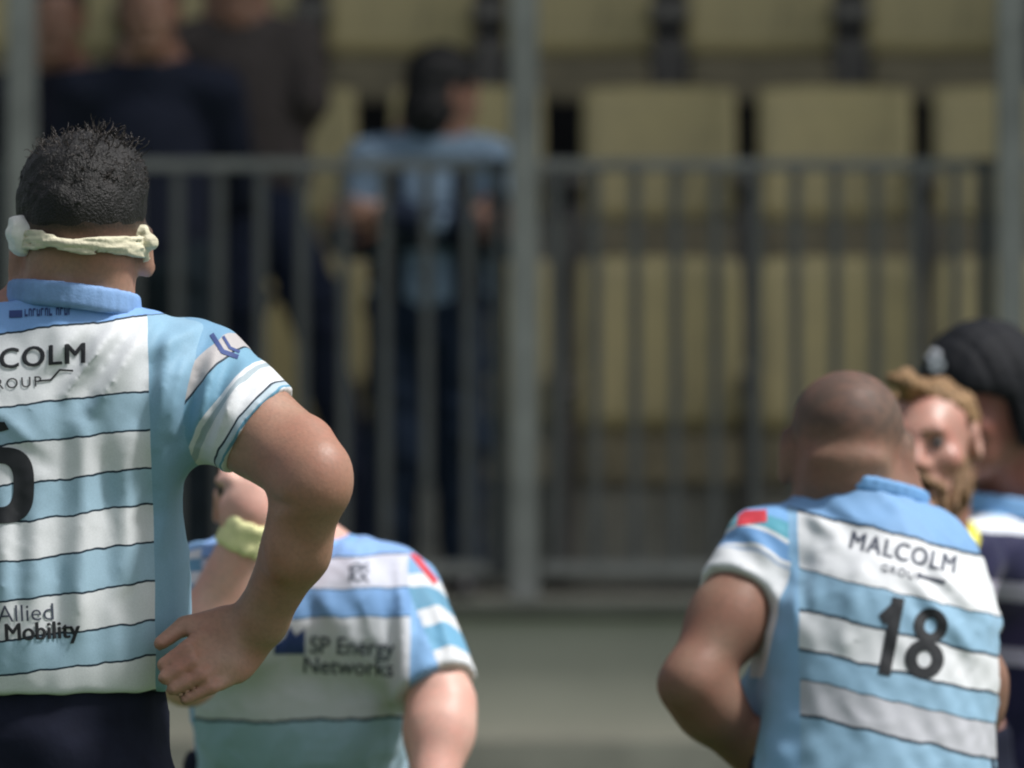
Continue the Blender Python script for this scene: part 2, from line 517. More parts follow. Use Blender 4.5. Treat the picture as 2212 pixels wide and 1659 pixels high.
# ---- colours (real-world base colours)
WHITE = (0.73, 0.75, 0.77, 1); SKYB = (0.36, 0.53, 0.65, 1); BLUE = (0.19, 0.36, 0.72, 1); TEAL = (0.12, 0.32, 0.47, 1)
LINE = (0.012, 0.03, 0.05, 1); NAVY = (0.012, 0.016, 0.04, 1); SIDE = (0.22, 0.45, 0.68, 1)
M = {}
M['ink'] = simple('shirt_ink', (0.012, 0.014, 0.018, 1), 0.7)
M['ink_soft'] = simple('shirt_ink_grey', (0.05, 0.06, 0.09, 1), 0.7)
M['ink_blue'] = simple('collar_ink', (0.03, 0.06, 0.2, 1), 0.7)
M['red'] = simple('red_patch', (0.62, 0.05, 0.07, 1), 0.6)
M['yellow'] = simple('yellow_patch', (0.85, 0.78, 0.03, 1), 0.5)
M['shorts'] = simple('navy_shorts', (0.012, 0.014, 0.028, 1), 0.85, bmp=0.3, bscale=60, spec=0.15)
M['collar'] = simple('blue_collar', (0.20, 0.35, 0.62, 1), 0.7, bmp=0.3, bscale=300)
M['boot'] = simple('black_boot', (0.02, 0.02, 0.022, 1), 0.4)
M['sock'] = simple('navy_sock', (0.02, 0.03, 0.07, 1), 0.8)

def eyes(root, o, R, iris=(0.05, 0.09, 0.12, 1)):
    m, nt, b = mat('shaded_eye_white'); b.inputs['Base Color'].default_value = (0.13, 0.1, 0.09, 1); b.inputs['Roughness'].default_value = 0.112  # eye white coloured dark to stand in for shade in the sockets
    mi = simple('eye_iris', iris, 0.2)
    for s in (-1, 1):
        c = np.asarray(o) + R @ np.array([s * 0.031, 0.0785, 0.001])
        V, Q = sdf_mesh([('u', ell(c, (0.0115,) * 3), 0)], c - 0.016, c + 0.016, 0.003)
        e = link('eye', raw_mesh('eye', V, Q, True, root.location), m, root)
        c2 = c + R @ np.array([0, 0.0075, 0])
        V, Q = sdf_mesh([('u', ell(c2, (0.0055, 0.0055, 0.0055)), 0)], c2 - 0.01, c2 + 0.01, 0.002)
        link('iris', raw_mesh('iris', V, Q, True, root.location), mi, e)

def lower_body(root, pel, knees, ankles, toes, skin_prims, hw=0.10, vx=0.01, hips_y=0.0, hem=0.55, waist=0.12):
    """adds legs to the body primitives and builds the shorts, socks and boots"""
    pel = np.asarray(pel, float); parts = [('u', ecap(pel + (0, 0, 0.10), pel, 0.165, 0.165, 0.72), 0.04)]
    sp = [('u', ecap(pel + (0, 0, 0.11), pel + (0, 0, -0.02), 0.176, 0.185, 0.74), 0.03)]
    for s, k, a, t in zip((-1, 1), knees, ankles, toes):
        hip = pel + (s * hw, 0, -0.04)
        skin_prims += leg_prims(hip, k, a, t)
        sp.append(('u', rcone(hip, hip + (np.asarray(k) - hip) * hem, 0.105, 0.098), 0.03))
        so = [('u', rcone(np.asarray(k) + (np.asarray(a) - k) * 0.2, np.asarray(k) + (np.asarray(a) - k) * 0.35, 0.063, 0.064), 0), ('u', rcone(np.asarray(k) + (np.asarray(a) - k) * 0.35, a, 0.063, 0.043), 0.02)]
        add_part(root, 'sock', so, [k, a], 0.09, 0.012, M['sock'])
        bo = [('u', rcone(a, np.asarray(a) + (0, 0, -0.035), 0.048, 0.045), 0), ('u', rcone(np.asarray(a) + (0, 0, -0.04), t, 0.044, 0.037), 0.02), ('x', plane((0, 0, 0.004), (0, 0, -1)), 0.0)]
        add_part(root, 'boot', bo, [a, t], 0.07, 0.01, M['boot'])
    sp.append(('x', plane(pel + (0, 0, waist), (0, 0, 1)), 0.01))
    skin_prims += parts
    return add_part(root, 'shorts', sp, [pel + (-.2, -.15, .2), pel + (.2, .15, -.1)] + [pel + (np.asarray(k) - pel) * 0.7 for k in knees], 0.13, vx, M['shorts'],
             disp=lambda P: fbm(P, 22, 3, 0.0022))

# ---------------------------------------------------------------- pitch, wall, terrace
def flat(name, x0, x1, y0, y1, z, mat_, kind='structure'):
    me = raw_mesh(name, [(x0, y0, z), (x1, y0, z), (x1, y1, z), (x0, y1, z)], [(0, 1, 2, 3)], False)
    return tag(link(name, me, mat_), kind=kind)
def box_vf(x0, x1, y0, y1, z0, z1, bev=0.0):
    bm = bmesh.new(); bmesh.ops.create_cube(bm, size=1)
    for v in bm.verts:
        v.co = Vector(((x0 + x1) / 2 + v.co.x * (x1 - x0), (y0 + y1) / 2 + v.co.y * (y1 - y0), (z0 + z1) / 2 + v.co.z * (z1 - z0)))
    if bev: bmesh.ops.bevel(bm, geom=bm.edges[:], offset=bev, segments=2, affect='EDGES')
    me = bpy.data.meshes.new('box'); bm.to_mesh(me); bm.free(); return me
def box_obj(name, b, mat_, parent=None, base=None, bev=0.0):
    x0, x1, y0, y1, z0, z1 = b
    if base is not None: x0, x1, y0, y1, z0, z1 = x0 - base[0], x1 - base[0], y0 - base[1], y1 - base[1], z0 - base[2], z1 - base[2]
    me = box_vf(x0, x1, y0, y1, z0, z1, bev); me.name = name
    return link(name, me, mat_, parent)

M['turf'] = simple('turf', (0.035, 0.075, 0.02, 1), 0.9, 0.4, 3, bmp=0.8, bscale=90)
M['wall'] = simple('wall_paint', (0.37, 0.362, 0.30, 1), 0.75, 0.10, 2.2, bmp=0.25, bscale=40)
M['concrete'] = simple('terrace_concrete', (0.36, 0.355, 0.30, 1), 0.9, 0.22, 5, bmp=0.4, bscale=50)
M['ledge'] = simple('wall_coping', (0.085, 0.09, 0.075, 1), 0.9, 0.2, 6, bmp=0.3, bscale=50)
M['plinth'] = simple('wall_foot_concrete', (0.27, 0.265, 0.22, 1), 0.85, 0.25, 4, bmp=0.4, bscale=40)
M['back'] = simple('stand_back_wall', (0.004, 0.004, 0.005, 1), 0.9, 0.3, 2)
M['rail'] = simple('galvanised_rail', (0.165, 0.172, 0.165, 1), 0.55, 0.2, 8, 0.2)
M['bar'] = simple('galvanised_bar', (0.075, 0.08, 0.08, 1), 0.6, 0.25, 9, 0.2)
M['post'] = simple('galvanised_post', (0.20, 0.21, 0.20, 1), 0.55, 0.25, 5, 0.2)
M['dpost'] = simple('dark_end_post', (0.05, 0.056, 0.062, 1), 0.55, 0.25, 6, 0.2)
def seat_mat():
    m, nt, b = mat('mustard_plastic'); c = (0.205, 0.178, 0.092, 1)
    oi = N(nt, 'ShaderNodeObjectInfo')
    col = mixc(nt, oi.outputs['Random'], (0.52, 0.44, 0.215, 1), (0.62, 0.52, 0.25, 1))
    col = mixc(nt, rng(nt, noise(nt, 5, 5), 0.35, 0.7, 0, 0.45), col, (0.42, 0.36, 0.20, 1))
    col = mixc(nt, rng(nt, noise(nt, 28, 4, 0.6, stretch=(1, 1, 0.2)), 0.55, 0.75, 0, 0.4), col, (0.10, 0.09, 0.06, 1))
    nt.links.new(col, b.inputs['Base Color']); b.inputs['Roughness'].default_value = 0.5
    bump(nt, b, noise(nt, 30, 3), 0.1, 0.002); return m
M['seat'] = seat_mat()
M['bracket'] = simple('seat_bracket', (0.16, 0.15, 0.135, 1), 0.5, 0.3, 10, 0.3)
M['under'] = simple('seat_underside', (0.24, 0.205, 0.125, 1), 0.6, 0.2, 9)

flat('ground', -150, 150, -120, 15.05, 0, M['turf'])
FY = 15.85
zt = PT(0, 1296, FY)[2]           # top of the wall
z_pl = PT(0, 1590, FY)[2]
tag(box_obj('terrace_wall', (-9, 9, 15.60, 15.98, z_pl, zt - 0.045), M['wall']), 'low grey green painted wall under the spectator fence', 'wall', kind='structure')
tag(box_obj('wall_plinth', (-9, 9, 15.52, 15.98, -0.2, z_pl - 0.003), M['plinth']), kind='structure')
tag(box_obj('wall_coping', (-9, 9, 15.57, 16.05, zt - 0.042, zt), M['ledge'], bev=0.006), kind='structure')
tag(box_obj('terrace_floor', (-9, 9, 16.053, 17.75, zt - 0.3, zt - 0.01), M['concrete']), kind='structure')
tag(box_obj('terrace_step', (-9, 9, 17.753, 18.95, zt - 0.3, 1.46), M['concrete'], bev=0.008), kind='structure')
tag(box_obj('terrace_step', (-9, 9, 18.953, 20.0, zt - 0.3, 1.90), M['concrete'], bev=0.008), kind='structure')
tag(box_obj('kick_board', (-9, 9, 17.60, 17.70, zt + 0.0, PT(0, 1062, 17.6)[2]), M['concrete'], bev=0.008), kind='structure')
tag(box_obj('terrace_step', (-9, 9, 20.003, 21.4, zt - 0.3, 2.04), M['concrete'], bev=0.008), kind='structure')
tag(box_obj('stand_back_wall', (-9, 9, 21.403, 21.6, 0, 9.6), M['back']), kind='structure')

tag(box_obj('added_shade_roof', (-40, 40, 15.1, 21.6, 9.603, 9.85), simple('shade_roof_sheet', (0.12, 0.125, 0.13, 1), 0.6)), kind='structure')  # unseen roof, added to keep sun and some sky light off the stand

# ---------------------------------------------------------------- fence
fx = PT(1132, 0, FY)[0]
fence = empty('fence', (fx, FY, zt), 'grey galvanised steel fence of upright bars standing on the low wall', 'fence')
fb = np.array([fx, FY, zt])
zr0, zr1 = PT(0, 368, FY)[2], PT(0, 343, FY)[2]
zb0, zb1 = PT(0, 1243, FY)[2], PT(0, 1214, FY)[2]
pitch = (1135 - 46) / SC(FY)
posts = [fx - 2 * pitch, PT(46, 0, FY)[0], fx, PT(2184, 0, FY)[0], PT(2184, 0, FY)[0] + pitch, PT(2184, 0, FY)[0] + 2 * pitch]
ztop = PT(0, -260, FY)[2]
pm = box_vf(-0.039, 0.039, -0.035, 0.035, 0.0, ztop - zt, 0.006)
dm = box_vf(-0.022, 0.022, -0.02, 0.02, zb0 - zt, zr1 - zt, 0.004)
for x in posts:
    link('post', pm, M['post'], fence, (x - fx, 0, 0))
    if x > -3: link('end_post', dm, M['dpost'], fence, (x - fx - 0.070, 0.006, 0))
bars = (1135 - 46) / SC(FY)
barm = box_vf(-0.015, 0.015, -0.011, 0.011, zb1 - zt + 0.001, zr0 - zt - 0.001, 0.003)
for x, xn in zip(posts[:-1], posts[1:]):
    wd = xn - x
    rt = box_vf(0, wd - 0.08, -0.02, 0.02, zr0 - zt, zr1 - zt, 0.005); rb = box_vf(0, wd - 0.141, -0.02, 0.02, zb0 - zt, zb1 - zt, 0.005)
    link('top_rail', rt, M['rail'], fence, (x + 0.040 - fx, 0.045, 0))
    link('bottom_rail', rb, M['rail'], fence, (x + 0.045 - fx, 0.0, 0))
    st = (wd - 0.085 - 0.150) / 10
    for i in range(11):
        link('baluster', barm, M['bar'], fence, (x + 0.085 + i * st - fx, 0.004 if i % 2 else 0.0, 0))

# ---------------------------------------------------------------- seats
def seat_tree(w=0.40, h=0.37):
    root = empty('stadium_seat', (0, 0, 0), 'seat', 'seat')
    # moulded back: curved shell with rolled edge
    nx, nz = 12, 8; V, F = [], []
    for side in (0, 1):
        for j in range(nz + 1):
            for i in range(nx + 1):
                u, v = i / nx * 2 - 1, j / nz
                rx = w / 2 * (1 - 0.10 * max(0, v - 0.75) ** 1.0 * abs(u)) * (0.97 if side else 1)
                y = 0.05 * v - 0.045 * (u * u) + (0.028 if side else 0)
                V.append((u * rx, y, v * h - 0.012 * (u ** 4) * (v > 0.9)))
    n1 = (nx + 1) * (nz + 1)
    for j in range(nz):
        for i in range(nx):
            a = j * (nx + 1) + i; q = (a, a + 1, a + nx + 2, a + nx + 1)
            F.append(q); F.append(tuple(n1 + k for k in q[::-1]))
    rim = [i for i in range(nx + 1)] + [j * (nx + 1) + nx for j in range(1, nz + 1)] + [nz * (nx + 1) + i for i in range(nx - 1, -1, -1)] + [j * (nx + 1) for j in range(nz - 1, 0, -1)]
    for a, b in zip(rim, rim[1:] + rim[:1]): F.append((b, a, n1 + a, n1 + b))
    link('backrest', raw_mesh('backrest', V, F), M['seat'], root)
    # tipped-up pan with its darker underside
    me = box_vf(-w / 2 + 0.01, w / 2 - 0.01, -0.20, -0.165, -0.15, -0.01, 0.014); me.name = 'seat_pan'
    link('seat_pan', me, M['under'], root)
    for s in (-1, 1):
        bmx = box_vf(-0.022, 0.022, -0.13, 0.05, -0.42, 0.05, 0.004)
        link('bracket', bmx, M['bracket'], root, (s * (w / 2 + 0.022), 0, 0))
        link('arm_knuckle', box_vf(-0.028, 0.028, -0.16, -0.02, 0.09, 0.17, 0.012), M['bracket'], root, (s * (w / 2 + 0.022), 0, 0))
    return root
low = seat_tree(0.475, 0.50); up = seat_tree(0.455, 0.40); top = seat_tree(0.455, 0.40)
def put_seats(proto, centres, py_base, y, row):
    names = {0: 'leftmost', 1: 'second', 2: 'third', 3: 'fourth', 4: 'fifth', 5: 'sixth', 6: 'seventh', 7: 'eighth', 8: 'ninth'}
    n = 0
    for i, px in enumerate(centres):
        if i == 0: o = proto
        else:
            o = proto.copy(); COL.objects.link(o)
            for ch in list(proto.children):
                c = ch.copy(); COL.objects.link(c); c.parent = o
        o.location = Vector(PT(px, py_base, y))
        nm = names[i]
        o['label'] = f'mustard yellow plastic stand seat, {nm} from the left in the {row} row behind the fence'
        o['group'] = f'mustard stand seats in the {row} row'
put_seats(up, [215, 605, 1010, 1424, 1803, 2180], 478, 18.75, 'upper')
put_seats(low, [225, 615, 1010, 1424, 1815, 2200], 932, 17.55, 'lower')
put_seats(top, [95, 480, 865, 1250, 1640, 2030], 118, 19.85, 'topmost')

# ---------------------------------------------------------------- player in front: back to the camera, hand on hip
def hands_rel(wr, d, nrm, spread, k=1.0, curl=0.35):
    """fingertips fanned about direction d for a relaxed hand"""
    d = np.asarray(d, float); d /= np.linalg.norm(d); n = np.asarray(nrm, float); n = n - d * (n @ d); n /= np.linalg.norm(n)
    s = np.cross(n, d); kn = np.asarray(wr) + d * 0.095 * k
    tips = [kn + (d * math.cos(curl) - n * math.sin(curl)) * l * k + s * (0.040 - 0.026 * i) * spread * k for i, l in enumerate((0.078, 0.086, 0.08, 0.062))]
    th = np.asarray(wr) + d * 0.085 * k + s * 0.075 * k - n * 0.012
    return kn, tips, th

def make_front_player():
    y = 0.0
    base = (PT(60, 0, 0)[0], 0.0, 0.0)
    root = empty('person', base, 'broad player in the foreground seen from behind, cream headband round his head, hand on hip', 'person')
    H = PT(178, 530, 0.0); R = basis((0.03, 1, 0.05))
    nb = PT(160, 735, -0.01)
    shR, elR, wrR = PT(430, 822, 0.0), PT(680, 1036, -0.17), PT(536, 1376, -0.055)
    shL, elL, wrL = PT(-320, 830, 0.0), PT(-570, 1080, -0.15), PT(-400, 1380, -0.03)
    p = head_prims(H, R, 1.03)
    p += [('u', rcone(H + R @ np.array([0, -0.02, -0.03]), PT(158, 720, -0.015), 0.066, 0.074), 0.02),
          ('u', rcone(H + R @ np.array([-0.028, -0.062, -0.02]), PT(120, 700, -0.03), 0.030, 0.042), 0.03),
          ('u', rcone(H + R @ np.array([0.028, -0.062, -0.02]), PT(205, 700, -0.03), 0.030, 0.042), 0.03),
          ('u', rcone(PT(150, 745, 0.0), PT(420, 815, 0.0), 0.055, 0.05), 0.04),
          ('u', rcone(PT(130, 745, 0.0), PT(-300, 825, 0.0), 0.055, 0.05), 0.04),
          ('u', ecap(PT(55, 930, 0.01), PT(50, 1420, 0.01), 0.165, 0.155, 0.6), 0.05)]
    # right arm (seen): triceps, elbow point, forearm bulge
    mid = shR + (elR - shR) * 0.5
    p += [('u', rcone(shR, mid, 0.047, 0.053), 0.03), ('u', rcone(mid, elR, 0.054, 0.0485), 0.03),
          ('u', ell(PT(632, 975, -0.105), (0.048, 0.05, 0.045)), 0.025),
          ('u', rcone(PT(664, 1068, -0.165), PT(640, 1190, -0.13), 0.046, 0.041), 0.02),
          ('u', ell(PT(618, 1160, -0.160), (0.027, 0.026, 0.055), basis((0, 1, 0), (0.12, 0, 1))), 0.01),
          ('u', rcone(PT(638, 1190, -0.13), PT(562, 1340, -0.075), 0.0405, 0.032), 0.02),
          ('s', rcone(PT(578, 1082, -0.175), PT(632, 1098, -0.214), 0.004, 0.003), 0.012), ('u', rcone(PT(662, 960, -0.14), PT(682, 1002, -0.168), 0.034, 0.036), 0.02),
          ('u', rcone(PT(562, 1340, -0.075), wrR, 0.032, 0.029), 0.02)]
    knR = PT(448, 1432, -0.115)
    tips = [PT(350, 1436, -0.138), PT(354, 1464, -0.146), PT(372, 1490, -0.146), PT(400, 1512, -0.138)]
    p += hand_prims(wrR, knR, tips, PT(346, 1390, -0.118), (0.25, -1, 0.1), 1.06, side=-1)
    # left arm (mostly out of the picture) and legs
    p += arm_prims(shL, elL, wrL, (0.056, 0.056, 0.046, 0.05, 0.032))
    kl, tl, thl = hands_rel(wrL, (1, -0.45, -0.2), (-0.4, -1, 0.1), 1)
    p += hand_prims(wrL, kl, tl, thl, (-0.4, -1, 0.1))
    pel = np.array([base[0], 0.0, 1.0])
    kn = [pel + (-0.14, 0.03, -0.48), pel + (0.14, 0.03, -0.48)]
    an = [pel + (-0.17, -0.02, -0.90), pel + (0.17, -0.02, -0.90)]
    to = [a + np.array([0, 0.15, -0.055]) for a in an]
    lower_body(root, pel, kn, an, to, p, waist=0.2)
    skin = skin_mat('tanned_skin', (0.39, 0.235, 0.165, 1), stub=(0.022, 0.017, 0.014, 1))
    pts = [H + (0, 0, .14), H - (0.1, 0.13, 0), H + (0.1, .13, 0), shL, elL, wrL, elR, wrR, *an, *to]
    def at_(V):
        q = (V - H) @ R
        s = np.clip((q[:, 2] + 0.010) / 0.038, 0, 1) ** 0.7
        front = (q[:, 1] > 0.055) & (q[:, 2] < 0.075)
        s = np.where(front, 0, s); s = np.where((q[:, 2] < -0.06), 0, s)
        return {'stub': s * 0.97}
    add_part(root, 'body', p, pts, 0.11, 0.0045, skin, attrs=at_, smooth=2)
    eyes(root, H, R)
    # hair: short crop, longer and curly on top
    hp = [('u', xf(ell((0, -0.014, 0.036), (0.0803, 0.098, 0.084)), H, R), 0),
          ('u', xf(ell((0.004, -0.004, 0.095), (0.066, 0.080, 0.040)), H, R), 0.03),
          ('x', xf(plane((0, -0.08, 0.004), (0, 0.10, -1)), H, R), 0.0),
          ('s', xf(box((0, 0.13, 0.0), (0.07, 0.06, 0.065)), H, R), 0.02)]
    hair, V, Q = add_part(root, 'hair', hp, [H], 0.19, 0.004, hair_mat('dark_brown_hair', (0.008, 0.007, 0.0065, 1), 0.5),
                    disp=lambda P: (lambda t: -0.0022 + 0.0085 * t + t * (fbm(P, 110, 5, 0.0010) + fbm(P, 230, 6, 0.0008)))(np.clip((((P - H) @ R)[..., 2] - 0.018) / 0.05, 0, 1)))
    ms = []; r = np.random.default_rng(8)
    n = 0
    while n < 1500:
        u = r.normal(size=3); u /= np.linalg.norm(u)
        if u[2] < 0.30: continue
        c = np.array([0.003, -0.008, 0.050]) + u * np.array([0.082, 0.099, 0.083])
        L = r.uniform(0.010, 0.024 + 0.026 * (u[2] > 0.70 and r.random() < 0.6)) * (1.15 if u[0] > 0.1 else 0.85) * min(1, (u[2] - 0.2) / 0.45); a = r.uniform(0, 6.28); pts_ = []
        sw = r.normal(size=3) * 0.4 + u; sw /= np.linalg.norm(sw)
        e1 = np.cross(sw, [0.3, 0.5, 0.8]); e1 /= np.linalg.norm(e1); e2 = np.cross(sw, e1)
        cr = r.uniform(0.003, 0.008)
        for k in range(6):
            t = k / 5
            pts_.append(c + sw * L * t * (1 - 0.35 * t) + (e1 * math.cos(a + 4.2 * t) + e2 * math.sin(a + 4.2 * t)) * cr * t)
        pts_ = [H + R @ q for q in pts_]
        ms.append(tube(pts_, np.linspace(0.0011, 0.0004, 6), 3)); n += 1
    V2, F2 = merge(ms)
    cu = link('curls', raw_mesh('curls', V2, F2, True, base), M_hair_curl, hair); cu['kind'] = 'stuff'
    # headband: twisted cream strip round the head, wad over one ear, loose tail over the other
    ms = []; nseg = 72
    for strand, (ph, zoff) in enumerate(((0.0, 0.0), (1.3, 0.001), (2.5, 0.002), (3.8, -0.001), (5.0, -0.002))):
        pts_, rad = [], []
        for i in range(nseg + 1):
            a = 2 * math.pi * i / nseg
            z = 0.006 + 0.020 * max(0, math.sin(a)) + zoff * 2 - 0.006 * math.cos(a)
            k = 1 + 0.03 * math.sin(3 * a + ph)
            q = np.array([math.cos(a) * 0.0835, -0.014 + math.sin(a) * 0.103, z + 0.0075 * math.sin(2.0 * a + ph)])
            pts_.append(H + R @ q); rad.append(0.0080 + 0.0025 * math.sin(2 * a + ph * 2))
        ms.append(tube(pts_, rad, 8))
    V2, F2 = merge(ms)
    Pb = None
    bandp = []
    for V_ in [q_[0] for q_ in ms]:
        A = np.array(V_).reshape(nseg + 1, 8, 3).mean(1)
        for i in range(0, nseg): bandp.append(('u', rcone(A[i], A[i + 1], 0.0036, 0.0036), 0.0035))
    mband = simple('cream_strapping', (0.64, 0.60, 0.44, 1), 0.75, 0.3, 60, bmp=1.0, bscale=120, stretch=(0.2, 0.2, 4))
    hb, V, Q = add_part(root, 'headband', bandp, [H], 0.15, 0.0028, mband, disp=lambda P: fbm(P * np.array([.4, .4, 2.2]), 150, 9, 0.0011))
    wad = [('u', ell(PT(43, 505, -0.058), (0.0175, 0.022, 0.025)), 0), ('u', ell(PT(50, 527, -0.056), (0.012, 0.018, 0.014)), 0.008), ('u', ell(PT(64, 493, -0.066), (0.010, 0.012, 0.008)), 0.006)]
    add_part(root, 'ear_pad', wad, [PT(46, 512, -0.05)], 0.06, 0.003, simple('white_padding', (0.82, 0.81, 0.76, 1), 0.8, 0.1, 60, bmp=0.6, bscale=100), disp=lambda P: fbm(P, 110, 3, 0.0010))
    tail = [('u', rcone(PT(296, 505, -0.04), PT(314, 520, -0.045), 0.012, 0.013), 0), ('u', rcone(PT(305, 498, -0.045), PT(348, 532, -0.045), 0.007, 0.002), 0.006),
            ('u', rcone(PT(316, 522, -0.045), PT(342, 533, -0.045), 0.009, 0.003), 0.006), ('u', rcone(PT(308, 525, -0.04), PT(318, 556, -0.04), 0.011, 0.005), 0.006)]
    add_part(root, 'headband_tail', tail, [PT(320, 522, -0.04)], 0.06, 0.003, mband, disp=lambda P: fbm(P, 160, 4, 0.0013))

    # shirt
    hem = PT(560, 924, -0.088); ax = hem - shR; ax /= np.linalg.norm(ax)
    axh = ax * np.array([1, 0.25, 1]); axh /= np.linalg.norm(axh)
    hemL = shL + (elL - shL) * 0.52; axL = (elL - shL) / np.linalg.norm(elL - shL)
    cutR = lambda P: smax(rcone(shR, elR, 0.072, 0.063)(P), (P - hem) @ axh, 0.004)
    cutL = lambda P: smax(rcone(shL, elL, 0.068, 0.066)(P), (P - hemL) @ axL, 0.004)
    sp = [('u', ecap(PT(62, 960, 0.0), PT(50, 1300, 0.0), 0.197, 0.203, 0.66), 0),
          ('u', ecap(PT(50, 1300, 0.0), PT(45, 1390, 0.0), 0.203, 0.207, 0.68), 0.03),
          ('u', rcone(PT(160, 742, -0.015), PT(425, 805, 0.0), 0.062, 0.056), 0.06),
          ('u', rcone(PT(130, 748, -0.015), PT(-310, 812, 0.0), 0.062, 0.056), 0.06),
          ('u', ell(PT(300, 880, -0.055), (0.085, 0.06, 0.095)), 0.05),
          ('u', ell(PT(-170, 880, -0.055), (0.085, 0.06, 0.095)), 0.05),
          ('u', rcone(PT(150, 735, -0.02), PT(154, 690, -0.018), 0.080, 0.074), 0.03),
          ('u', cutR, 0.035), ('u', cutL, 0.035),
          ('x', plane(PT(154, 668, 0), (-0.07, 0.25, 1)), 0.006),
          ('x', plane(PT(0, 1492, 0), (0, 0, -1)), 0.006)]
    fs = folds(y, [(20, 1060, 20, 1440, 20, 4), (48, 980, 45, 1300, 14, -3), (330, 700, 215, 880, 15, 5), (292, 706, 180, 868, 12, -4), (258, 706, 150, 850, 14, 5), (215, 712, 128, 850, 10, -3.5), (180, 716, 100, 800, 13, 3),
                   (352, 712, 300, 900, 16, -4), (372, 730, 345, 960, 15, 5),
                   (15, 915, 115, 1005, 9, -4), (0, 890, 95, 975, 14, 3),
                   (95, 1040, 70, 1460, 22, 3.5), (140, 960, 130, 1440, 18, -4.5), (190, 930, 185, 1450, 20, 4.5), (235, 1000, 240, 1440, 18, -4), (285, 950, 275, 1280, 22, 4.5), (322, 900, 330, 1440, 12, -3),
                   (365, 1000, 372, 1400, 20, 3.5), (392, 990, 385, 1380, 12, -3),
                   (296, 1230, 276, 1300, 8, 5), (276, 1300, 300, 1360, 9, -6), (288, 1290, 312, 1440, 9, 6), (255, 1330, 240, 1430, 14, -4),
                   # sleeve: rolled folds round the arm, armpit pulls
                   (405, 760, 372, 930, 13, 5), (438, 770, 400, 950, 11, -6), (468, 765, 425, 960, 13, 5.5), (500, 790, 446, 965, 9, -5), (528, 800, 462, 968, 10, 5), (552, 812, 480, 975, 8, -3.5),
                   (425, 965, 470, 905, 10, -5), (330, 760, 440, 700, 14, 3), (350, 800, 450, 740, 10, -3)])
    M_sh = shirt_mat('striped_shirt_front_player',
        [(-9, SKYB)] + main_stripes(), 1.0, 1.70,
        [(-0.05, WHITE), (0.0015, TEAL), (0.005, (0.45, 0.55, 0.62, 1)), (0.011, LINE), (0.0145, WHITE), (0.040, (0.38, 0.46, 0.5, 1)), (0.048, WHITE), (0.053, (0.19, 0.38, 0.52, 1)), (0.084, LINE), (0.087, (0.46, 0.44, 0.44, 1)), (0.112, (0.17, 0.34, 0.5, 1)), (0.3, SIDE)], -0.06, 0.31,
        (0.25, 0.43, 0.57, 1), -1.2, PT(332, 0, 0)[0])
    def sat(V):
        t = (hem - V) @ axh; tl = (hemL - V) @ axL
        dR = rcone(shR, elR, 0.066, 0.066)(V); dL = rcone(shL, elL, 0.066, 0.066)(V)
        zs = np.clip(0.5 + (0.016 - dR) / 0.02, 0, 1) * (V[:, 0] > PT(392, 0, 0)[0] - 0.10 * (V[:, 2] - shR[2]))
        zl = np.clip(0.5 + (0.014 - dL) / 0.02, 0, 1) * (V[:, 0] < shL[0] - 0.0)
        return {'u': V[:, 0] + 0.03 * (V[:, 2] - 1.4), 'v': V[:, 2] - 0.125 * (V[:, 0] - PT(0, 0, 0)[0]), 'h': np.where(zl > zs, tl, t), 'zs': np.maximum(zs, zl)}
    shirt, V, Q = add_part(root, 'shirt', sp, [PT(-640, 640, -.2), PT(660, 1560, .2)], 0.05, 0.0042, M_sh,
             disp=lambda P: np.clip(((hem - P) @ axh) / 0.025, 0, 1) * np.where(P[..., 1] < 0.05, 2.5 * fs(P), 0) + fbm(P * np.array([1.3, 1, 0.5]), 26, 12, 0.0011) + creases(P, 3, 0.0012) * (P[..., 2] < 1.66), attrs=sat, smooth=2)
    T = bvh(V, Q); XZ = lambda px, py: tuple(PT(px, py, -0.12)[[0, 2]])
    s = 1 / SC(-0.12)
    pr = lambda polys, nm='lettering', m='ink': project_print(shirt, nm, polys, T, -1.0, 1, M[m])
    pr(place2d(text2d('MALCOLM', 1.0, 0, 1.12), XZ(24, 776), 0.07, 64 * s, 62 * s, 0.06 * 62 * s, bold=0.028))
    pr(place2d(text2d('GROUP', 1.0, 0.0, 1.25), XZ(24, 829), 0.07, 34 * s, 32 * s))
    pr(place2d(stroke2d([(0, 0), (0.35, 0.02), (0.62, 0.30), (1, 0.26)], 0.055), XZ(84, 823), 0.04, 74 * s, 74 * s), 'stripe')
    pr(place2d(text2d('Allied', 1.0, -0.004), XZ(58, 1325), 0.05, 54 * s, 52 * s), 'lettering', 'ink_soft')
    pr(place2d(text2d('Mobility', 1.0, 0), XZ(92, 1364), 0.05, 50 * s, 54 * s, bold=0.03))
    # shirt number, rounded block figure
    six = []
    for k in range(40):
        a = 2 * math.pi * k / 40; r_ = lambda a: (math.copysign(abs(math.cos(a)) ** 0.7, math.cos(a)), math.copysign(abs(math.sin(a)) ** 0.7, math.sin(a)))
        a2 = 2 * math.pi * (k + 1) / 40
        o1, o2 = r_(a), r_(a2)
        six.append([(o1[0] * 0.62, o1[1] * 0.70), (o2[0] * 0.62, o2[1] * 0.70), (o2[0] * 0.26, o2[1] * 0.40), (o1[0] * 0.26, o1[1] * 0.40)])
    six.append([(-0.62, 0.0), (-0.26, 0.0), (-0.26, 0.9), (-0.62, 0.7)])
    six.append([(-0.62, 0.7), (-0.26, 0.9), (0.18, 1.02), (0.10, 1.16)]); six.append([(-0.62, 0.7), (0.10, 1.16), (-0.25, 1.16)])
    pr(place2d(six, XZ(-2, 1048), 0.0, 124 * s, 118 * s), 'number')
    # small woven line of print under the collar: broken dashes
    d = stroke2d([(-1.0, 0), (-0.62, 0.0)], 0.16)
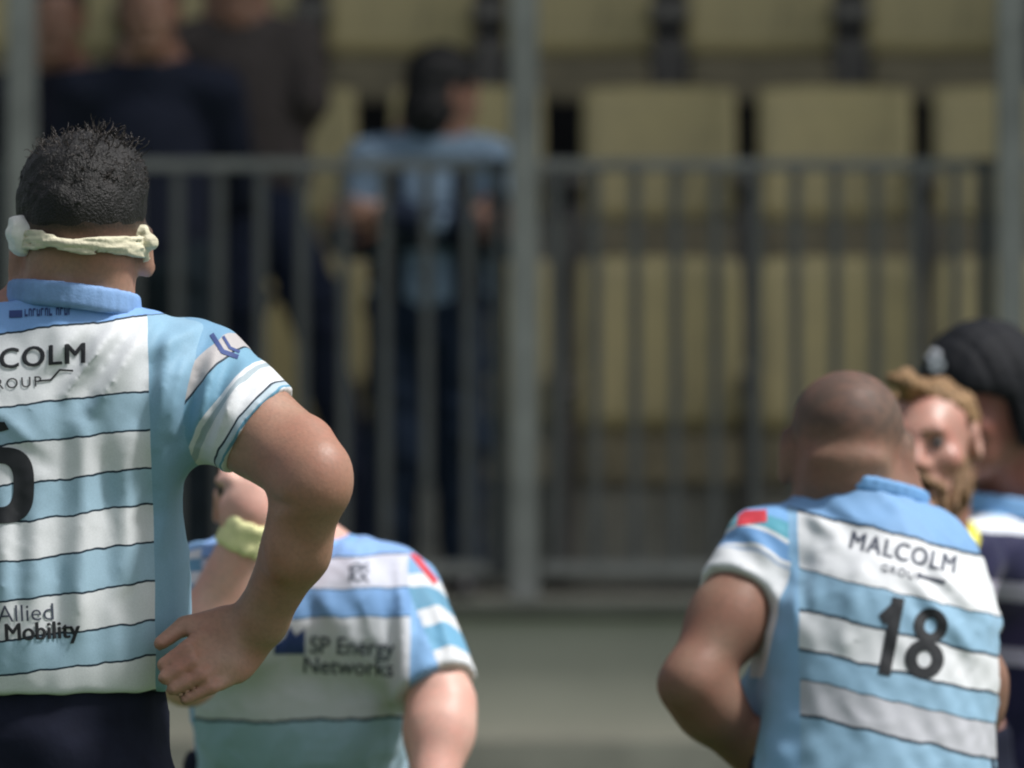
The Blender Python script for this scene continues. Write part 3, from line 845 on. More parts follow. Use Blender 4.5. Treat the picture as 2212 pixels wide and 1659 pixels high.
    for i in range(11):
        x = -0.5 + i * 0.135 + (0.1 if i > 6 else 0); d += stroke2d([(x, -0.05), (x, 0.09)], 0.035) + (stroke2d([(x, 0.09), (x + 0.07, 0.09)], 0.04) if i % 3 else stroke2d([(x, -0.04), (x + 0.08, -0.04)], 0.05)) + (stroke2d([(x + 0.075, -0.06), (x + 0.075, 0.08)], 0.03) if i % 2 else [])
    pr(place2d(d, XZ(85, 676), 0.03, 66 * s, 100 * s), 'neck_print', 'ink_blue')
    # sleeve emblem
    pr(place2d(stroke2d([(-0.5, 0.35), (0.05, -0.1), (0.6, -0.12)], 0.16) + stroke2d([(-0.1, 0.4), (0.25, 0.1), (0.6, 0.06)], 0.10), XZ(478, 752), -0.3, 62 * s, 62 * s), 'sleeve_emblem', 'ink_blue')
    # collar: raised ribbed band
    cp = []
    for off in (0.0,):
        ring = []
        for i in range(41):
            a = 2 * math.pi * i / 40
            q = PT(152, 652, -0.012) + np.array([math.cos(a) * 0.0785 + 0.005, math.sin(a) * 0.086 - 0.006, -0.009 * math.cos(a) + 0.006 * math.sin(-a)])
            ring.append(q)
        for a, b in zip(ring[:-1], ring[1:]): cp += [('u', rcone(a + (0, 0, .012), b + (0, 0, .012), 0.0052, 0.0052), 0.006), ('u', rcone(a + (0, 0, .002), b + (0, 0, .002), 0.0058, 0.0058), 0.006), ('u', rcone(a - (0, 0, .008), b - (0, 0, .008), 0.0062, 0.0062), 0.006)]
    co, V3, Q3 = add_part(root, 'collar', cp, [PT(152, 650, 0)], 0.12, 0.0032, M['collar'])
    return root
M_hair_curl = hair_mat('curl_hair', (0.035, 0.028, 0.024, 1), 0.3)
def main_stripes():
    out = []; sc = SC(-0.12)
    z = lambda py: float(PT(0, py, -0.12)[2])
    b = [(725, WHITE), (885, SKYB), (968, WHITE), (1053, SKYB), (1136, WHITE), (1220, SKYB), (1305, WHITE), (1390, SKYB), (1462, WHITE), (1540, SKYB)]
    lw = 5.5 / sc
    out = []
    for py, c in b:      # boundary at py: below it colour c, a thin dark line on it
        out.append((z(py), LINE))
        out.append((z(py) + lw, None))
    # colour above each line is the colour of the band over it
    over = [SKYB] + [c for _, c in b[:-1]]
    res = [(z(1620), WHITE)]
    for (py, c), ov in zip(b, over): res += [(z(py) - lw / 2, LINE), (z(py) + lw / 2, ov if py != 725 else BLUE_YOKE)]
    return res
BLUE_YOKE = (0.21, 0.40, 0.74, 1)
make_front_player()

# ---------------------------------------------------------------- player with number 18, back to the camera, bent forward
def make_bald_player():
    base = (PT(1900, 0, 2.0)[0], 1.95, 0.0); yc = 2.1
    root = empty('person', base, 'shaven headed player bent forward with his back turned and number 18 on his shirt', 'person')
    H = PT(1829, 980, 2.18); R = basis((0.02, 1, -0.16), (0.03, 0, 1))
    shL, elL, wrL = PT(1652, 1206, 2.12), PT(1492, 1478, 2.0), PT(1640, 1650, 2.1)
    shR, elR, wrR = PT(1992, 1246, 2.16), PT(2104, 1470, 2.12), PT(2060, 1660, 2.15)
    pel = PT(1885, 1800, 2.02)
    p = head_prims(H, R, 1.06, ear=1.25)
    p += [('u', rcone(H + R @ np.array([0, -0.03, -0.035]), PT(1852, 1100, 2.17), 0.074, 0.084), 0.02),
          ('u', xf(ell((0, -0.082, -0.022), (0.056, 0.024, 0.016)), H, R), 0.02),
          ('u', rcone(PT(1850, 1120, 2.18), PT(1690, 1190, 2.14), 0.06, 0.05), 0.04),
          ('u', rcone(PT(1870, 1140, 2.18), PT(1985, 1255, 2.16), 0.045, 0.04), 0.04),
          ('u', ecap(PT(1890, 1250, 2.18), pel, 0.135, 0.14, 0.7), 0.05)]
    p += arm_prims(shL, elL, wrL, (0.054, 0.055, 0.042, 0.046, 0.031)) + arm_prims(shR, elR, wrR, (0.05, 0.05, 0.044, 0.047, 0.032))
    kn, tp, th = hands_rel(wrL, (0.3, 0.1, -1), (-1, -0.4, 0), 1); p += hand_prims(wrL, kn, tp, th, (-1, -0.4, 0))
    kn, tp, th = hands_rel(wrR, (-0.2, 0.1, -1), (1, -0.4, 0), 1); p += hand_prims(wrR, kn, tp, th, (1, -0.4, 0))
    ks = [np.array([pel[0] - 0.16, 2.12, 0.50]), np.array([pel[0] + 0.16, 2.12, 0.50])]
    an = [np.array([pel[0] - 0.19, 1.95, 0.09]), np.array([pel[0] + 0.19, 1.95, 0.09])]
    to = [a + np.array([0, 0.15, -0.055]) for a in an]
    lower_body(root, pel, ks, an, to, p)
    def at_(V):
        q = (V - H) @ R
        s = np.clip((q[:, 2] - 0.0) / 0.03, 0, 1) * 0.62 + np.clip(fbm(V, 90, 6, 0.12), -0.1, 0.1) * (q[:, 2] > 0)
        s = np.where((q[:, 1] > 0.06) & (q[:, 2] < 0.07), 0, s); return {'stub': s}
    skin = skin_mat('brown_skin', (0.245, 0.152, 0.108, 1), stub=(0.055, 0.048, 0.042, 1), rough=0.58, spec=0.3)
    add_part(root, 'body', p, [H + (0, 0, .14), shL, elL, wrL, shR, elR, wrR, pel, *an, *to], 0.15, 0.006, skin, attrs=at_)
    eyes(root, H, R, (0.03, 0.02, 0.01, 1))
    # shirt
    hem = PT(1597, 1278, 2.07); ax = hem - shL; ax /= np.linalg.norm(ax); axa = elL - shL; axa /= np.linalg.norm(axa)
    ax = ax * 0.5 + axa * 0.5; ax /= np.linalg.norm(ax)
    hemR = shR + (elR - shR) * 0.62; axR = (elR - shR) / np.linalg.norm(elR - shR)
    sp = [('u', ecap(PT(1898, 1290, 2.17), PT(1902, 1420, 2.06), 0.158, 0.165, 0.72), 0),
          ('u', ecap(PT(1902, 1420, 2.06), PT(1885, 1800, 1.99), 0.165, 0.18, 0.78), 0.03),
          ('u', rcone(PT(1850, 1122, 2.17), PT(1672, 1190, 2.13), 0.058, 0.058), 0.05),
          ('u', rcone(PT(1875, 1140, 2.17), PT(1985, 1252, 2.16), 0.052, 0.054), 0.04),
          ('u', ecap(PT(1745, 1400, 2.12), PT(1650, 1560, 2.12), 0.05, 0.06, 0.7), 0.05),
          ('u', ell(PT(1880, 1225, 2.10), (0.125, 0.07, 0.10)), 0.05),
          ('u', rcone(PT(1856, 1130, 2.17), PT(1866, 1075, 2.17), 0.098, 0.088), 0.03),
          ('u', lambda P: smax(rcone(shL, shL + (elL - shL) * 0.7, 0.069, 0.067)(P), (P - hem) @ ax, 0.004), 0.035),
          ('u', lambda P: smax(rcone(shR, elR, 0.064, 0.062)(P), (P - hemR) @ axR, 0.004), 0.05),
          ('x', plane(PT(1866, 1064, 2.17), (0.20, 0.10, 1)), 0.006),
          ('x', plane(PT(0, 1680, 1.95), (0, 0, -1)), 0.006)]
    fs = folds(yc, [(1700, 1110, 1740, 1330, 12, -4), (1730, 1100, 1800, 1150, 9, 4), (1760, 1092, 1850, 1150, 9, -4), (1800, 1090, 1890, 1140, 9, 3.5),
                    (1720, 1180, 1705, 1400, 13, 4), (1950, 1230, 2110, 1420, 12, 5), (1975, 1215, 2130, 1400, 10, -5), (2000, 1200, 2140, 1350, 11, 5), (1930, 1260, 2080, 1440, 12, -4),
                    (1560, 1150, 1650, 1230, 10, -3.5), (1600, 1130, 1690, 1220, 12, 4), (1640, 1120, 1710, 1260, 10, -4),
                    (2040, 1160, 2150, 1420, 10, -4), (1860, 1200, 1800, 1440, 18, 3), (1780, 1230, 1760, 1440, 14, -3)])
    z = lambda py: float(PT(0, py, 2.05)[2])
    GW = (0.50, 0.51, 0.55, 1); SB = (0.27, 0.45, 0.60, 1); lw = 0.0036
    st = [(z(1640), SB), (z(1545), LINE), (z(1545) + lw, GW), (z(1470), LINE), (z(1470) + lw, SB), (z(1400) - lw, LINE), (z(1400), WHITE), (z(1322), LINE), (z(1322) + lw, SB), (z(1236), LINE), (z(1236) + lw, WHITE), (z(1112), LINE), (z(1112) + lw, (0.20, 0.38, 0.64, 1))]
    mt = shirt_mat('striped_shirt_number_player', st, 0.9, 1.5,
        [(-0.05, WHITE), (0.032, (0.42, 0.5, 0.62, 1)), (0.038, WHITE), (0.044, (0.16, 0.34, 0.62, 1)), (0.07, WHITE), (0.076, (0.10, 0.36, 0.46, 1)), (0.1, (0.2, 0.42, 0.74, 1))], -0.06, 0.2,
        (0.25, 0.45, 0.66, 1), PT(1722, 0, yc)[0], 9.0)
    def sat(V):
        dL = rcone(shL, elL, 0.069, 0.067)(V); dR = rcone(shR, elR, 0.064, 0.062)(V)
        zl = np.clip(0.5 + (0.016 - dL) / 0.02, 0, 1) * (V[:, 0] < PT(1700, 0, yc)[0] + 0.05 * (V[:, 2] < shL[2]))
        zr = np.clip(0.5 + (0.012 - dR) / 0.02, 0, 1) * (V[:, 0] > PT(2112, 0, yc)[0])
        x0 = PT(1740, 0, yc)[0]
        return {'u': V[:, 0], 'v': V[:, 2] + 0.24 * (V[:, 0] - x0), 'h': np.where(zr > zl, (hemR - V) @ axR, (hem - V) @ ax), 'zs': np.maximum(zl, zr)}
    shirt, V, Q = add_part(root, 'shirt', sp, [PT(1480, 1060, 1.8), PT(2200, 1690, 2.35)], 0.05, 0.005, mt,
          disp=lambda P: np.where(P[..., 1] < 2.2, 1.5 * fs(P), 0) + fbm(P * np.array([1.2, 1, 0.6]), 26, 22, 0.0012) + creases(P, 5, 0.002, (32, 14, 22)), attrs=sat)
    T = bvh(V, Q); yp = 2.0; s = 1 / SC(yp); XZ = lambda px, py: tuple(PT(px, py, yp)[[0, 2]])
    pr = lambda polys, nm='lettering', m='ink_soft': project_print(shirt, nm, polys, T, -1.0, 1, M[m])
    pr(place2d(text2d('MALCOLM', 1.0, 0, 1.12), XZ(1952, 1195), -0.24, 47 * s, 54 * s, bold=0.03))
    pr(place2d(stroke2d([(0.25, 0.0), (0.9, 0.0)], 0.09), XZ(1962, 1238), -0.24, 88 * s, 90 * s), 'stripe')
    pr(place2d(text2d('GROUP', 1.0, 0.01, 1.2), XZ(1945, 1236), -0.24, 24 * s, 24 * s))
    one = stroke2d([(0.0, -1), (0.0, 1)], 0.44) + stroke2d([(0.0, 0.86), (-0.40, 0.42)], 0.36)
    pr(place2d(one, XZ(1922, 1372), -0.2, 62 * s, 78 * s), 'number', 'ink')
    ei = []
    for cy, ry, n in ((0.49, 0.50, 20), (-0.47, 0.55, 20)):
        for k in range(n):
            a, a2 = 2 * math.pi * k / n, 2 * math.pi * (k + 1) / n
            rx = 0.52 if cy > 0 else 0.60
            ei.append([(math.cos(a) * rx, cy + math.sin(a) * ry), (math.cos(a2) * rx, cy + math.sin(a2) * ry), (math.cos(a2) * rx * .36, cy + math.sin(a2) * ry * .44), (math.cos(a) * rx * .36, cy + math.sin(a) * ry * .44)])
    pr(place2d(ei, XZ(2000, 1386), -0.2, 72 * s, 76 * s), 'number', 'ink')
    pr(place2d([[(-0.5, -0.14), (0.42, -0.2), (0.5, 0.10), (-0.3, 0.22)]], XZ(1626, 1118), 0.22, 72 * s, 84 * s), 'shoulder_patch', 'red')
    cp = []; ring = []
    for i in range(37):
        a = 2 * math.pi * i / 36
        ring.append(PT(1866, 1060, 2.17) + np.array([math.cos(a) * 0.090, math.sin(a) * 0.09, -0.017 * math.cos(a) + 0.010 * math.sin(-a)]))
    for a, b in zip(ring[:-1], ring[1:]): cp += [('u', rcone(a + (0, 0, .008), b + (0, 0, .008), 0.006, 0.006), 0.006), ('u', rcone(a - (0, 0, .004), b - (0, 0, .004), 0.0065, 0.0065), 0.006)]
    add_part(root, 'collar', cp, [PT(1866, 1060, 2.17)], 0.14, 0.004, simple('pale_blue_collar', (0.16, 0.36, 0.66, 1), 0.7, bmp=0.3, bscale=300))
    # loose front hem of the shirt hanging behind the arm
    return root
make_bald_player()

# ---------------------------------------------------------------- player in the middle, facing the camera, wiping his face
def make_wiping_player():
    yc = 2.6
    base = (PT(645, 0, yc)[0], 2.8, 0.0)
    root = empty('person', base, 'stooping player wiping his face, yellow wristband, seen past the foreground elbow', 'person')
    H = PT(592, 1092, 2.46); R = basis((0.05, -1, -0.85), (0, -0.6, 1))
    shR, elR, wrR = PT(462, 1262, 2.55), PT(405, 1455, 2.36), PT(548, 1112, 2.30)
    shL, elL, wrL = PT(858, 1296, 2.6), PT(955, 1520, 2.5), PT(930, 1740, 2.4)
    pel = PT(650, 1790, 2.85)
    p = head_prims(H, R, 1.03)
    p += [('u', rcone(H + R @ np.array([0, -0.03, -0.04]), PT(640, 1215, 2.64), 0.062, 0.07), 0.02),
          ('u', rcone(PT(640, 1220, 2.64), PT(470, 1262, 2.58), 0.055, 0.05), 0.04), ('u', rcone(PT(640, 1220, 2.64), PT(850, 1292, 2.6), 0.055, 0.05), 0.04),
          ('u', ecap(PT(648, 1350, 2.66), pel, 0.14, 0.14, 0.65), 0.05)]
    p += arm_prims(shR, elR, wrR, (0.056, 0.053, 0.043, 0.046, 0.029)) + arm_prims(shL, elL, wrL, (0.055, 0.054, 0.045, 0.048, 0.031))
    kn = PT(512, 1058, 2.30); tips = [PT(528, 1006, 2.37), PT(503, 1004, 2.36), PT(482, 1018, 2.35), PT(470, 1040, 2.34)]
    p += hand_prims(wrR, kn, tips, PT(560, 1040, 2.36), (-0.2, -1, 0))
    kn, tp, th = hands_rel(wrL, (-0.1, -0.1, -1), (1, -0.4, 0), 1); p += hand_prims(wrL, kn, tp, th, (1, -0.4, 0))
    ks = [np.array([pel[0] - 0.17, 2.62, 0.48]), np.array([pel[0] + 0.17, 2.62, 0.48])]
    an = [np.array([pel[0] - 0.2, 2.82, 0.09]), np.array([pel[0] + 0.2, 2.82, 0.09])]
    to = [a + np.array([0, -0.15, -0.055]) for a in an]
    lower_body(root, pel, ks, an, to, p)
    def at_(V): return {'stub': np.zeros(len(V))}
    skin = skin_mat('pale_skin', (0.74, 0.49, 0.40, 1), rough=0.5)
    add_part(root, 'body', p, [H + (0, -.1, .14), H + (0, .1, .1), shL, elL, wrL, shR, elR, wrR, *tips, pel, *an, *to], 0.15, 0.006, skin, attrs=at_)
    eyes(root, H, R)
    hp = [('u', xf(ell((0, -0.016, 0.042), (0.084, 0.103, 0.092)), H, R), 0), ('x', xf(plane((0, 0.0, 0.02), (0, 0.55, -1)), H, R), 0.02)]
    add_part(root, 'hair', hp, [H], 0.18, 0.006, hair_mat('brown_hair', (0.06, 0.035, 0.02, 1)), disp=lambda P: fbm(P, 90, 15, 0.002))
    w0 = wrR + (elR - wrR) * 0.02; w1 = wrR + (elR - wrR) * 0.22
    wb = [('u', rcone(w0, w1, 0.036, 0.040), 0), ('x', plane(w1, w1 - w0), 0.006), ('x', plane(w0, w0 - w1), 0.006)]
    add_part(root, 'wristband', wb, [w0, w1], 0.06, 0.004, simple('pale_yellow_towelling', (0.90, 0.87, 0.46, 1), 0.9, 0.12, 90, bmp=0.8, bscale=220), disp=lambda P: fbm(P, 120, 2, 0.001))
    hem = shL + (elL - shL) * 0.86; ax = elL - shL; ax /= np.linalg.norm(ax)
    hemR = shR + (elR - shR) * 0.7; axR = elR - shR; axR /= np.linalg.norm(axR)
    sp = [('u', ecap(PT(650, 1350, 2.62), PT(652, 1480, 2.64), 0.165, 0.160, 0.70), 0),
          ('u', ecap(PT(652, 1480, 2.64), PT(650, 1680, 2.82), 0.160, 0.160, 0.72), 0.03),
          ('u', rcone(PT(640, 1226, 2.64), PT(470, 1255, 2.58), 0.058, 0.058), 0.05), ('u', rcone(PT(660, 1226, 2.64), PT(850, 1280, 2.6), 0.062, 0.060), 0.05),
          ('u', ell(PT(740, 1330, 2.54), (0.095, 0.07, 0.09)), 0.04), ('u', ell(PT(550, 1330, 2.54), (0.09, 0.07, 0.09)), 0.04),
          ('u', rcone(PT(642, 1220, 2.63), PT(642, 1175, 2.60), 0.088, 0.080), 0.03),
          ('u', lambda P: smax(rcone(shL, elL, 0.066, 0.066)(P), (P - hem) @ ax, 0.004), 0.035),
          ('u', lambda P: smax(rcone(shR, elR, 0.066, 0.062)(P), (P - hemR) @ axR, 0.004), 0.035),
          ('x', plane(PT(642, 1168, 2.6), (0.0, -0.1, 1)), 0.006), ('x', plane(PT(0, 1700, 2.8), (0, 0, -1)), 0.006)]
    fs = folds(yc, [(790, 1160, 760, 1230, 10, 5), (830, 1170, 800, 1215, 9, -4), (745, 1150, 735, 1210, 8, 4), (868, 1200, 872, 1450, 12, 6), (848, 1230, 845, 1440, 9, -5), (893, 1230, 900, 1440, 10, -5),
                    (690, 1275, 720, 1335, 9, 4), (740, 1275, 775, 1335, 9, -4), (660, 1280, 690, 1340, 10, -3.5), (920, 1290, 960, 1420, 10, -4), (940, 1280, 985, 1420, 12, 4.5)])
    z = lambda py: float(PT(0, py, 2.5)[2]); lw = 0.0032
    st = [(z(1720), SKYB), (z(1560), LINE), (z(1560) + lw, (0.66, 0.68, 0.72, 1)), (z(1338), (0.03, 0.10, 0.18, 1)), (z(1338) + lw, (0.20, 0.38, 0.68, 1)), (z(1276), (0.03, 0.10, 0.18, 1)), (z(1276) + lw, (0.58, 0.60, 0.70, 1)), (z(1205), LINE), (z(1205) + lw * 0.6, (0.24, 0.42, 0.76, 1))]
    mt = shirt_mat('striped_shirt_wiping_player', st, 0.85, 1.45, [(-0.05, WHITE), (0.025, (0.16, 0.40, 0.6, 1)), (0.07, WHITE), (0.10, (0.14, 0.34, 0.5, 1)), (0.135, WHITE), (0.16, (0.22, 0.42, 0.70, 1))], -0.06, 0.25,
                   (0.24, 0.45, 0.74, 1), PT(420, 0, yc)[0], PT(888, 0, yc)[0])
    def sat(V):
        dL = rcone(shL, elL, 0.066, 0.066)(V); dR = rcone(shR, elR, 0.066, 0.062)(V)
        zl = np.clip(0.5 + (0.014 - dL) / 0.02, 0, 1) * (V[:, 0] > PT(893, 0, yc)[0] - 0.04 * (V[:, 2] - shL[2]) / 0.1)
        zr = np.clip(0.5 + (0.014 - dR) / 0.02, 0, 1) * (V[:, 0] < PT(440, 0, yc)[0])
        return {'u': V[:, 0], 'v': V[:, 2] - 0.02 * (V[:, 0] - PT(700, 0, yc)[0]), 'h': np.where(zr > zl, (hemR - V) @ axR, (hem - V) @ ax), 'zs': np.maximum(zl, zr)}
    shirt, V, Q = add_part(root, 'shirt', sp, [PT(380, 1150, 2.3), PT(1020, 1700, 3.0)], 0.06, 0.005, mt,
          disp=lambda P: np.where(P[..., 1] < 2.65, 1.8 * fs(P), 0) + fbm(P * np.array([1.2, 1, 0.6]), 26, 32, 0.0012) + creases(P, 8, 0.003, (34, 14, 14)), attrs=sat)
    T = bvh(V, Q); yp = 2.5; s = 1 / SC(yp); XZ = lambda px, py: tuple(PT(px, py, yp)[[0, 2]])
    pr = lambda polys, nm='lettering', m='ink_soft': project_print(shirt, nm, polys, T, -1.0, 1, M[m])
    pr(place2d(text2d('SP Energy', 1.0, 0), XZ(760, 1398), -0.04, 46 * s, 54 * s, bold=0.010))
    pr(place2d(text2d('Networks', 1.0, 0), XZ(752, 1442), -0.04, 48 * s, 52 * s, bold=0.010))
    pr(place2d([[(-0.5, -0.5), (0.5, -0.5), (0.5, 0.35), (0.2, 0.1), (0.0, 0.45), (-0.15, 0.05), (-0.5, -0.2)]], XZ(626, 1380), 0, 66 * s, 66 * s), 'chest_emblem', 'ink_blue')
    pr(place2d(text2d('RX', 1.0, 0.02), XZ(775, 1246), -0.03, 34 * s, 32 * s))
    pr(place2d(stroke2d([(-0.5, 0), (0.5, 0)], 0.12) + stroke2d([(-0.5, 0), (-0.1, 0.4), (0.2, 0.1), (0.45, 0.42)], 0.12), XZ(775, 1228), -0.03, 44 * s, 30 * s), 'maker_mark')
    pr(place2d([[(-0.5, 0.36), (-0.3, 0.44), (0.5, -0.30), (0.36, -0.42)]], XZ(915, 1230), 0.0, 62 * s, 84 * s), 'shoulder_patch', 'red')
    cp = []; ring = []
    for i in range(37):
        a = 2 * math.pi * i / 36
        ring.append(PT(642, 1172, 2.60) + np.array([math.cos(a) * 0.082, math.sin(a) * 0.08, 0.008 * math.sin(a)]))
    for a, b in zip(ring[:-1], ring[1:]): cp += [('u', rcone(a, b, 0.010, 0.010), 0.006)]
    add_part(root, 'collar', cp, [PT(642, 1172, 2.60)], 0.13, 0.005, simple('sky_collar', (0.2, 0.4, 0.72, 1), 0.7))
    return root
make_wiping_player()

# ---------------------------------------------------------------- bearded ginger player facing the camera
def make_ginger_player():
    yc = 4.5
    base = (PT(1985, 0, yc)[0], 4.6, 0.0)
    root = empty('person', base, 'ginger bearded player with hair tied in a bun, face turned to the camera, mouth open', 'person')
    H = PT(2010, 956, yc); R = basis((-0.28, -1, -0.04), (-0.10, 0, 1))
    shR, elR, wrR = PT(1915, 1240, 4.45), PT(1860, 1560, 4.5), PT(1900, 1790, 4.3)
    shL, elL, wrL = PT(1998, 1262, 4.75), PT(1990, 1560, 4.8), PT(1960, 1780, 4.5)
    pel = PT(1960, 1720, 4.75)
    L = lambda f: xf(f, H, R)
    p = head_prims(H, R, 0.94, crown=0.80)
    p += [('u', rcone(H + R @ np.array([0, -0.03, -0.04]), PT(2000, 1190, 4.6), 0.06, 0.07), 0.02),
          ('u', rcone(PT(1990, 1200, 4.6), shR, 0.06, 0.05), 0.04), ('u', rcone(PT(1990, 1200, 4.6), shL, 0.06, 0.05), 0.04),
          ('u', ecap(PT(1970, 1330, 4.62), pel, 0.12, 0.13, 0.9), 0.05),
          ('s', L(ell((0, 0.105, -0.071), (0.022, 0.028, 0.0095))), 0.004)]
    p += arm_prims(shR, elR, wrR, (0.052, 0.05, 0.042, 0.045, 0.03)) + arm_prims(shL, elL, wrL, (0.052, 0.05, 0.042, 0.045, 0.03))
    for w in (wrR, wrL):
        kn, tp, th = hands_rel(w, (0, -0.3, -1), (1, -0.4, 0), 1); p += hand_prims(w, kn, tp, th, (1, -0.4, 0))
    ks = [np.array([pel[0] - 0.12, 4.6, 0.48]), np.array([pel[0] + 0.12, 4.6, 0.48])]
    an = [np.array([pel[0] - 0.14, 4.75, 0.09]), np.array([pel[0] + 0.14, 4.75, 0.09])]
    to = [a + np.array([0, -0.15, -0.055]) for a in an]
    lower_body(root, pel, ks, an, to, p)
    skin = skin_mat('fair_ruddy_skin', (0.50, 0.30, 0.235, 1), rough=0.40, red=0.25, spec=0.5)
    add_part(root, 'body', p, [H + (-.06, 0, .14), H + (0.1, -.12, 0), shL, elL, wrL, shR, elR, wrR, pel, *an, *to], 0.15, 0.0055, skin, attrs=lambda V: {'stub': np.zeros(len(V))})
    eyes(root, H, R)
    mouth = [('u', L(ell((0, 0.076, -0.071), (0.020, 0.012, 0.008))), 0)]
    add_part(root, 'mouth', mouth, [H + R @ np.array([0, .08, -.07])], 0.04, 0.003, simple('dark_mouth', (0.06, 0.015, 0.012, 1), 0.4))
    gh = hair_mat('ginger_hair', (0.27, 0.16, 0.075, 1)); gb = hair_mat('ginger_beard', (0.24, 0.14, 0.075, 1))
    hp = [('u', L(ell((0, -0.02, 0.034), (0.079, 0.104, 0.073))), 0), ('x', L(plane((0, 0.040, 0.062), (0, 0.95, -0.62))), 0.015),
          ('s', L(lambda P: np.maximum(0.02 - P[..., 1], P[..., 2] - 0.052)), 0.012),
          ('u', ell(PT(1956, 826, 4.44), (0.031, 0.034, 0.020), basis((0, 1, 0), (0.3, 0, 1))), 0.02), ('u', ell(PT(1974, 840, 4.46), (0.024, 0.026, 0.018)), 0.01)]
    add_part(root, 'hair', hp, [H, PT(1950, 815, 4.4)], 0.16, 0.005, gh, disp=lambda P: fbm(P * np.array([1, 1, 0.6]), 110, 41, 0.0030))
    bp = [('u', L(ell((0, 0.062, -0.112), (0.052, 0.044, 0.045))), 0), ('u', L(ell((0.002, 0.064, -0.134), (0.034, 0.032, 0.030))), 0.03),
          ('u', L(ell((0.050, 0.030, -0.066), (0.022, 0.038, 0.05))), 0.02), ('u', L(ell((-0.050, 0.030, -0.066), (0.022, 0.038, 0.05))), 0.02),
          ('u', L(rcone((-0.004, 0.104, -0.054), (-0.036, 0.088, -0.076), 0.0085, 0.007)), 0.01), ('u', L(rcone((0.004, 0.104, -0.054), (0.036, 0.088, -0.076), 0.0085, 0.007)), 0.01),
          ('s', L(ell((0, 0.105, -0.074), (0.020, 0.040, 0.011))), 0.006)]
    add_part(root, 'beard', bp, [H + (0, 0, -.09)], 0.15, 0.0045, gb, disp=lambda P: fbm(P * np.array([1.4, 1.4, 0.5]), 140, 44, 0.0030))
    bp = [('u', L(rcone((s * 0.012, 0.098, 0.021), (s * 0.046, 0.083, 0.022), 0.0045, 0.003)), 0) for s in (-1, 1)]
    add_part(root, 'eyebrows', bp, [H + (0, -0.09, 0.02)], 0.07, 0.0035, gb)
    sp = [('u', ecap(PT(1972, 1330, 4.62), PT(1962, 1640, 4.72), 0.14, 0.145, 0.9), 0), ('u', rcone(PT(1990, 1215, 4.6), shR, 0.062, 0.058), 0.05), ('u', rcone(PT(1990, 1215, 4.6), shL, 0.062, 0.058), 0.05),
          ('u', rcone(shR, shR + (elR - shR) * 0.6, 0.062, 0.062), 0.03), ('u', rcone(shL, shL + (elL - shL) * 0.6, 0.062, 0.062), 0.03),
          ('u', rcone(PT(1997, 1215, 4.6), PT(2000, 1178, 4.58), 0.08, 0.072), 0.02), ('x', plane(PT(2000, 1180, 4.58), (0, 0, 1)), 0.006)]
    z = lambda py: float(PT(0, py, yc)[2])
    mt = shirt_mat('striped_shirt_bearded_player', [(0.7, SKYB), (z(1500), WHITE), (z(1420), LINE), (z(1416), SKYB), (z(1330), LINE), (z(1326), WHITE), (z(1240), BLUE_YOKE)], 0.7, 1.5, [(-1, SKYB)], -1, 1, SIDE, -9, 9)
    add_part(root, 'shirt', sp, [PT(1850, 1180, 4.4), PT(2110, 1700, 4.9)], 0.07, 0.008, mt, disp=lambda P: fbm(P, 24, 45, 0.002),
             attrs=lambda V: {'u': V[:, 0] * 0, 'v': V[:, 2], 'h': V[:, 0] * 0, 'zs': V[:, 0] * 0})
    return root
make_ginger_player()

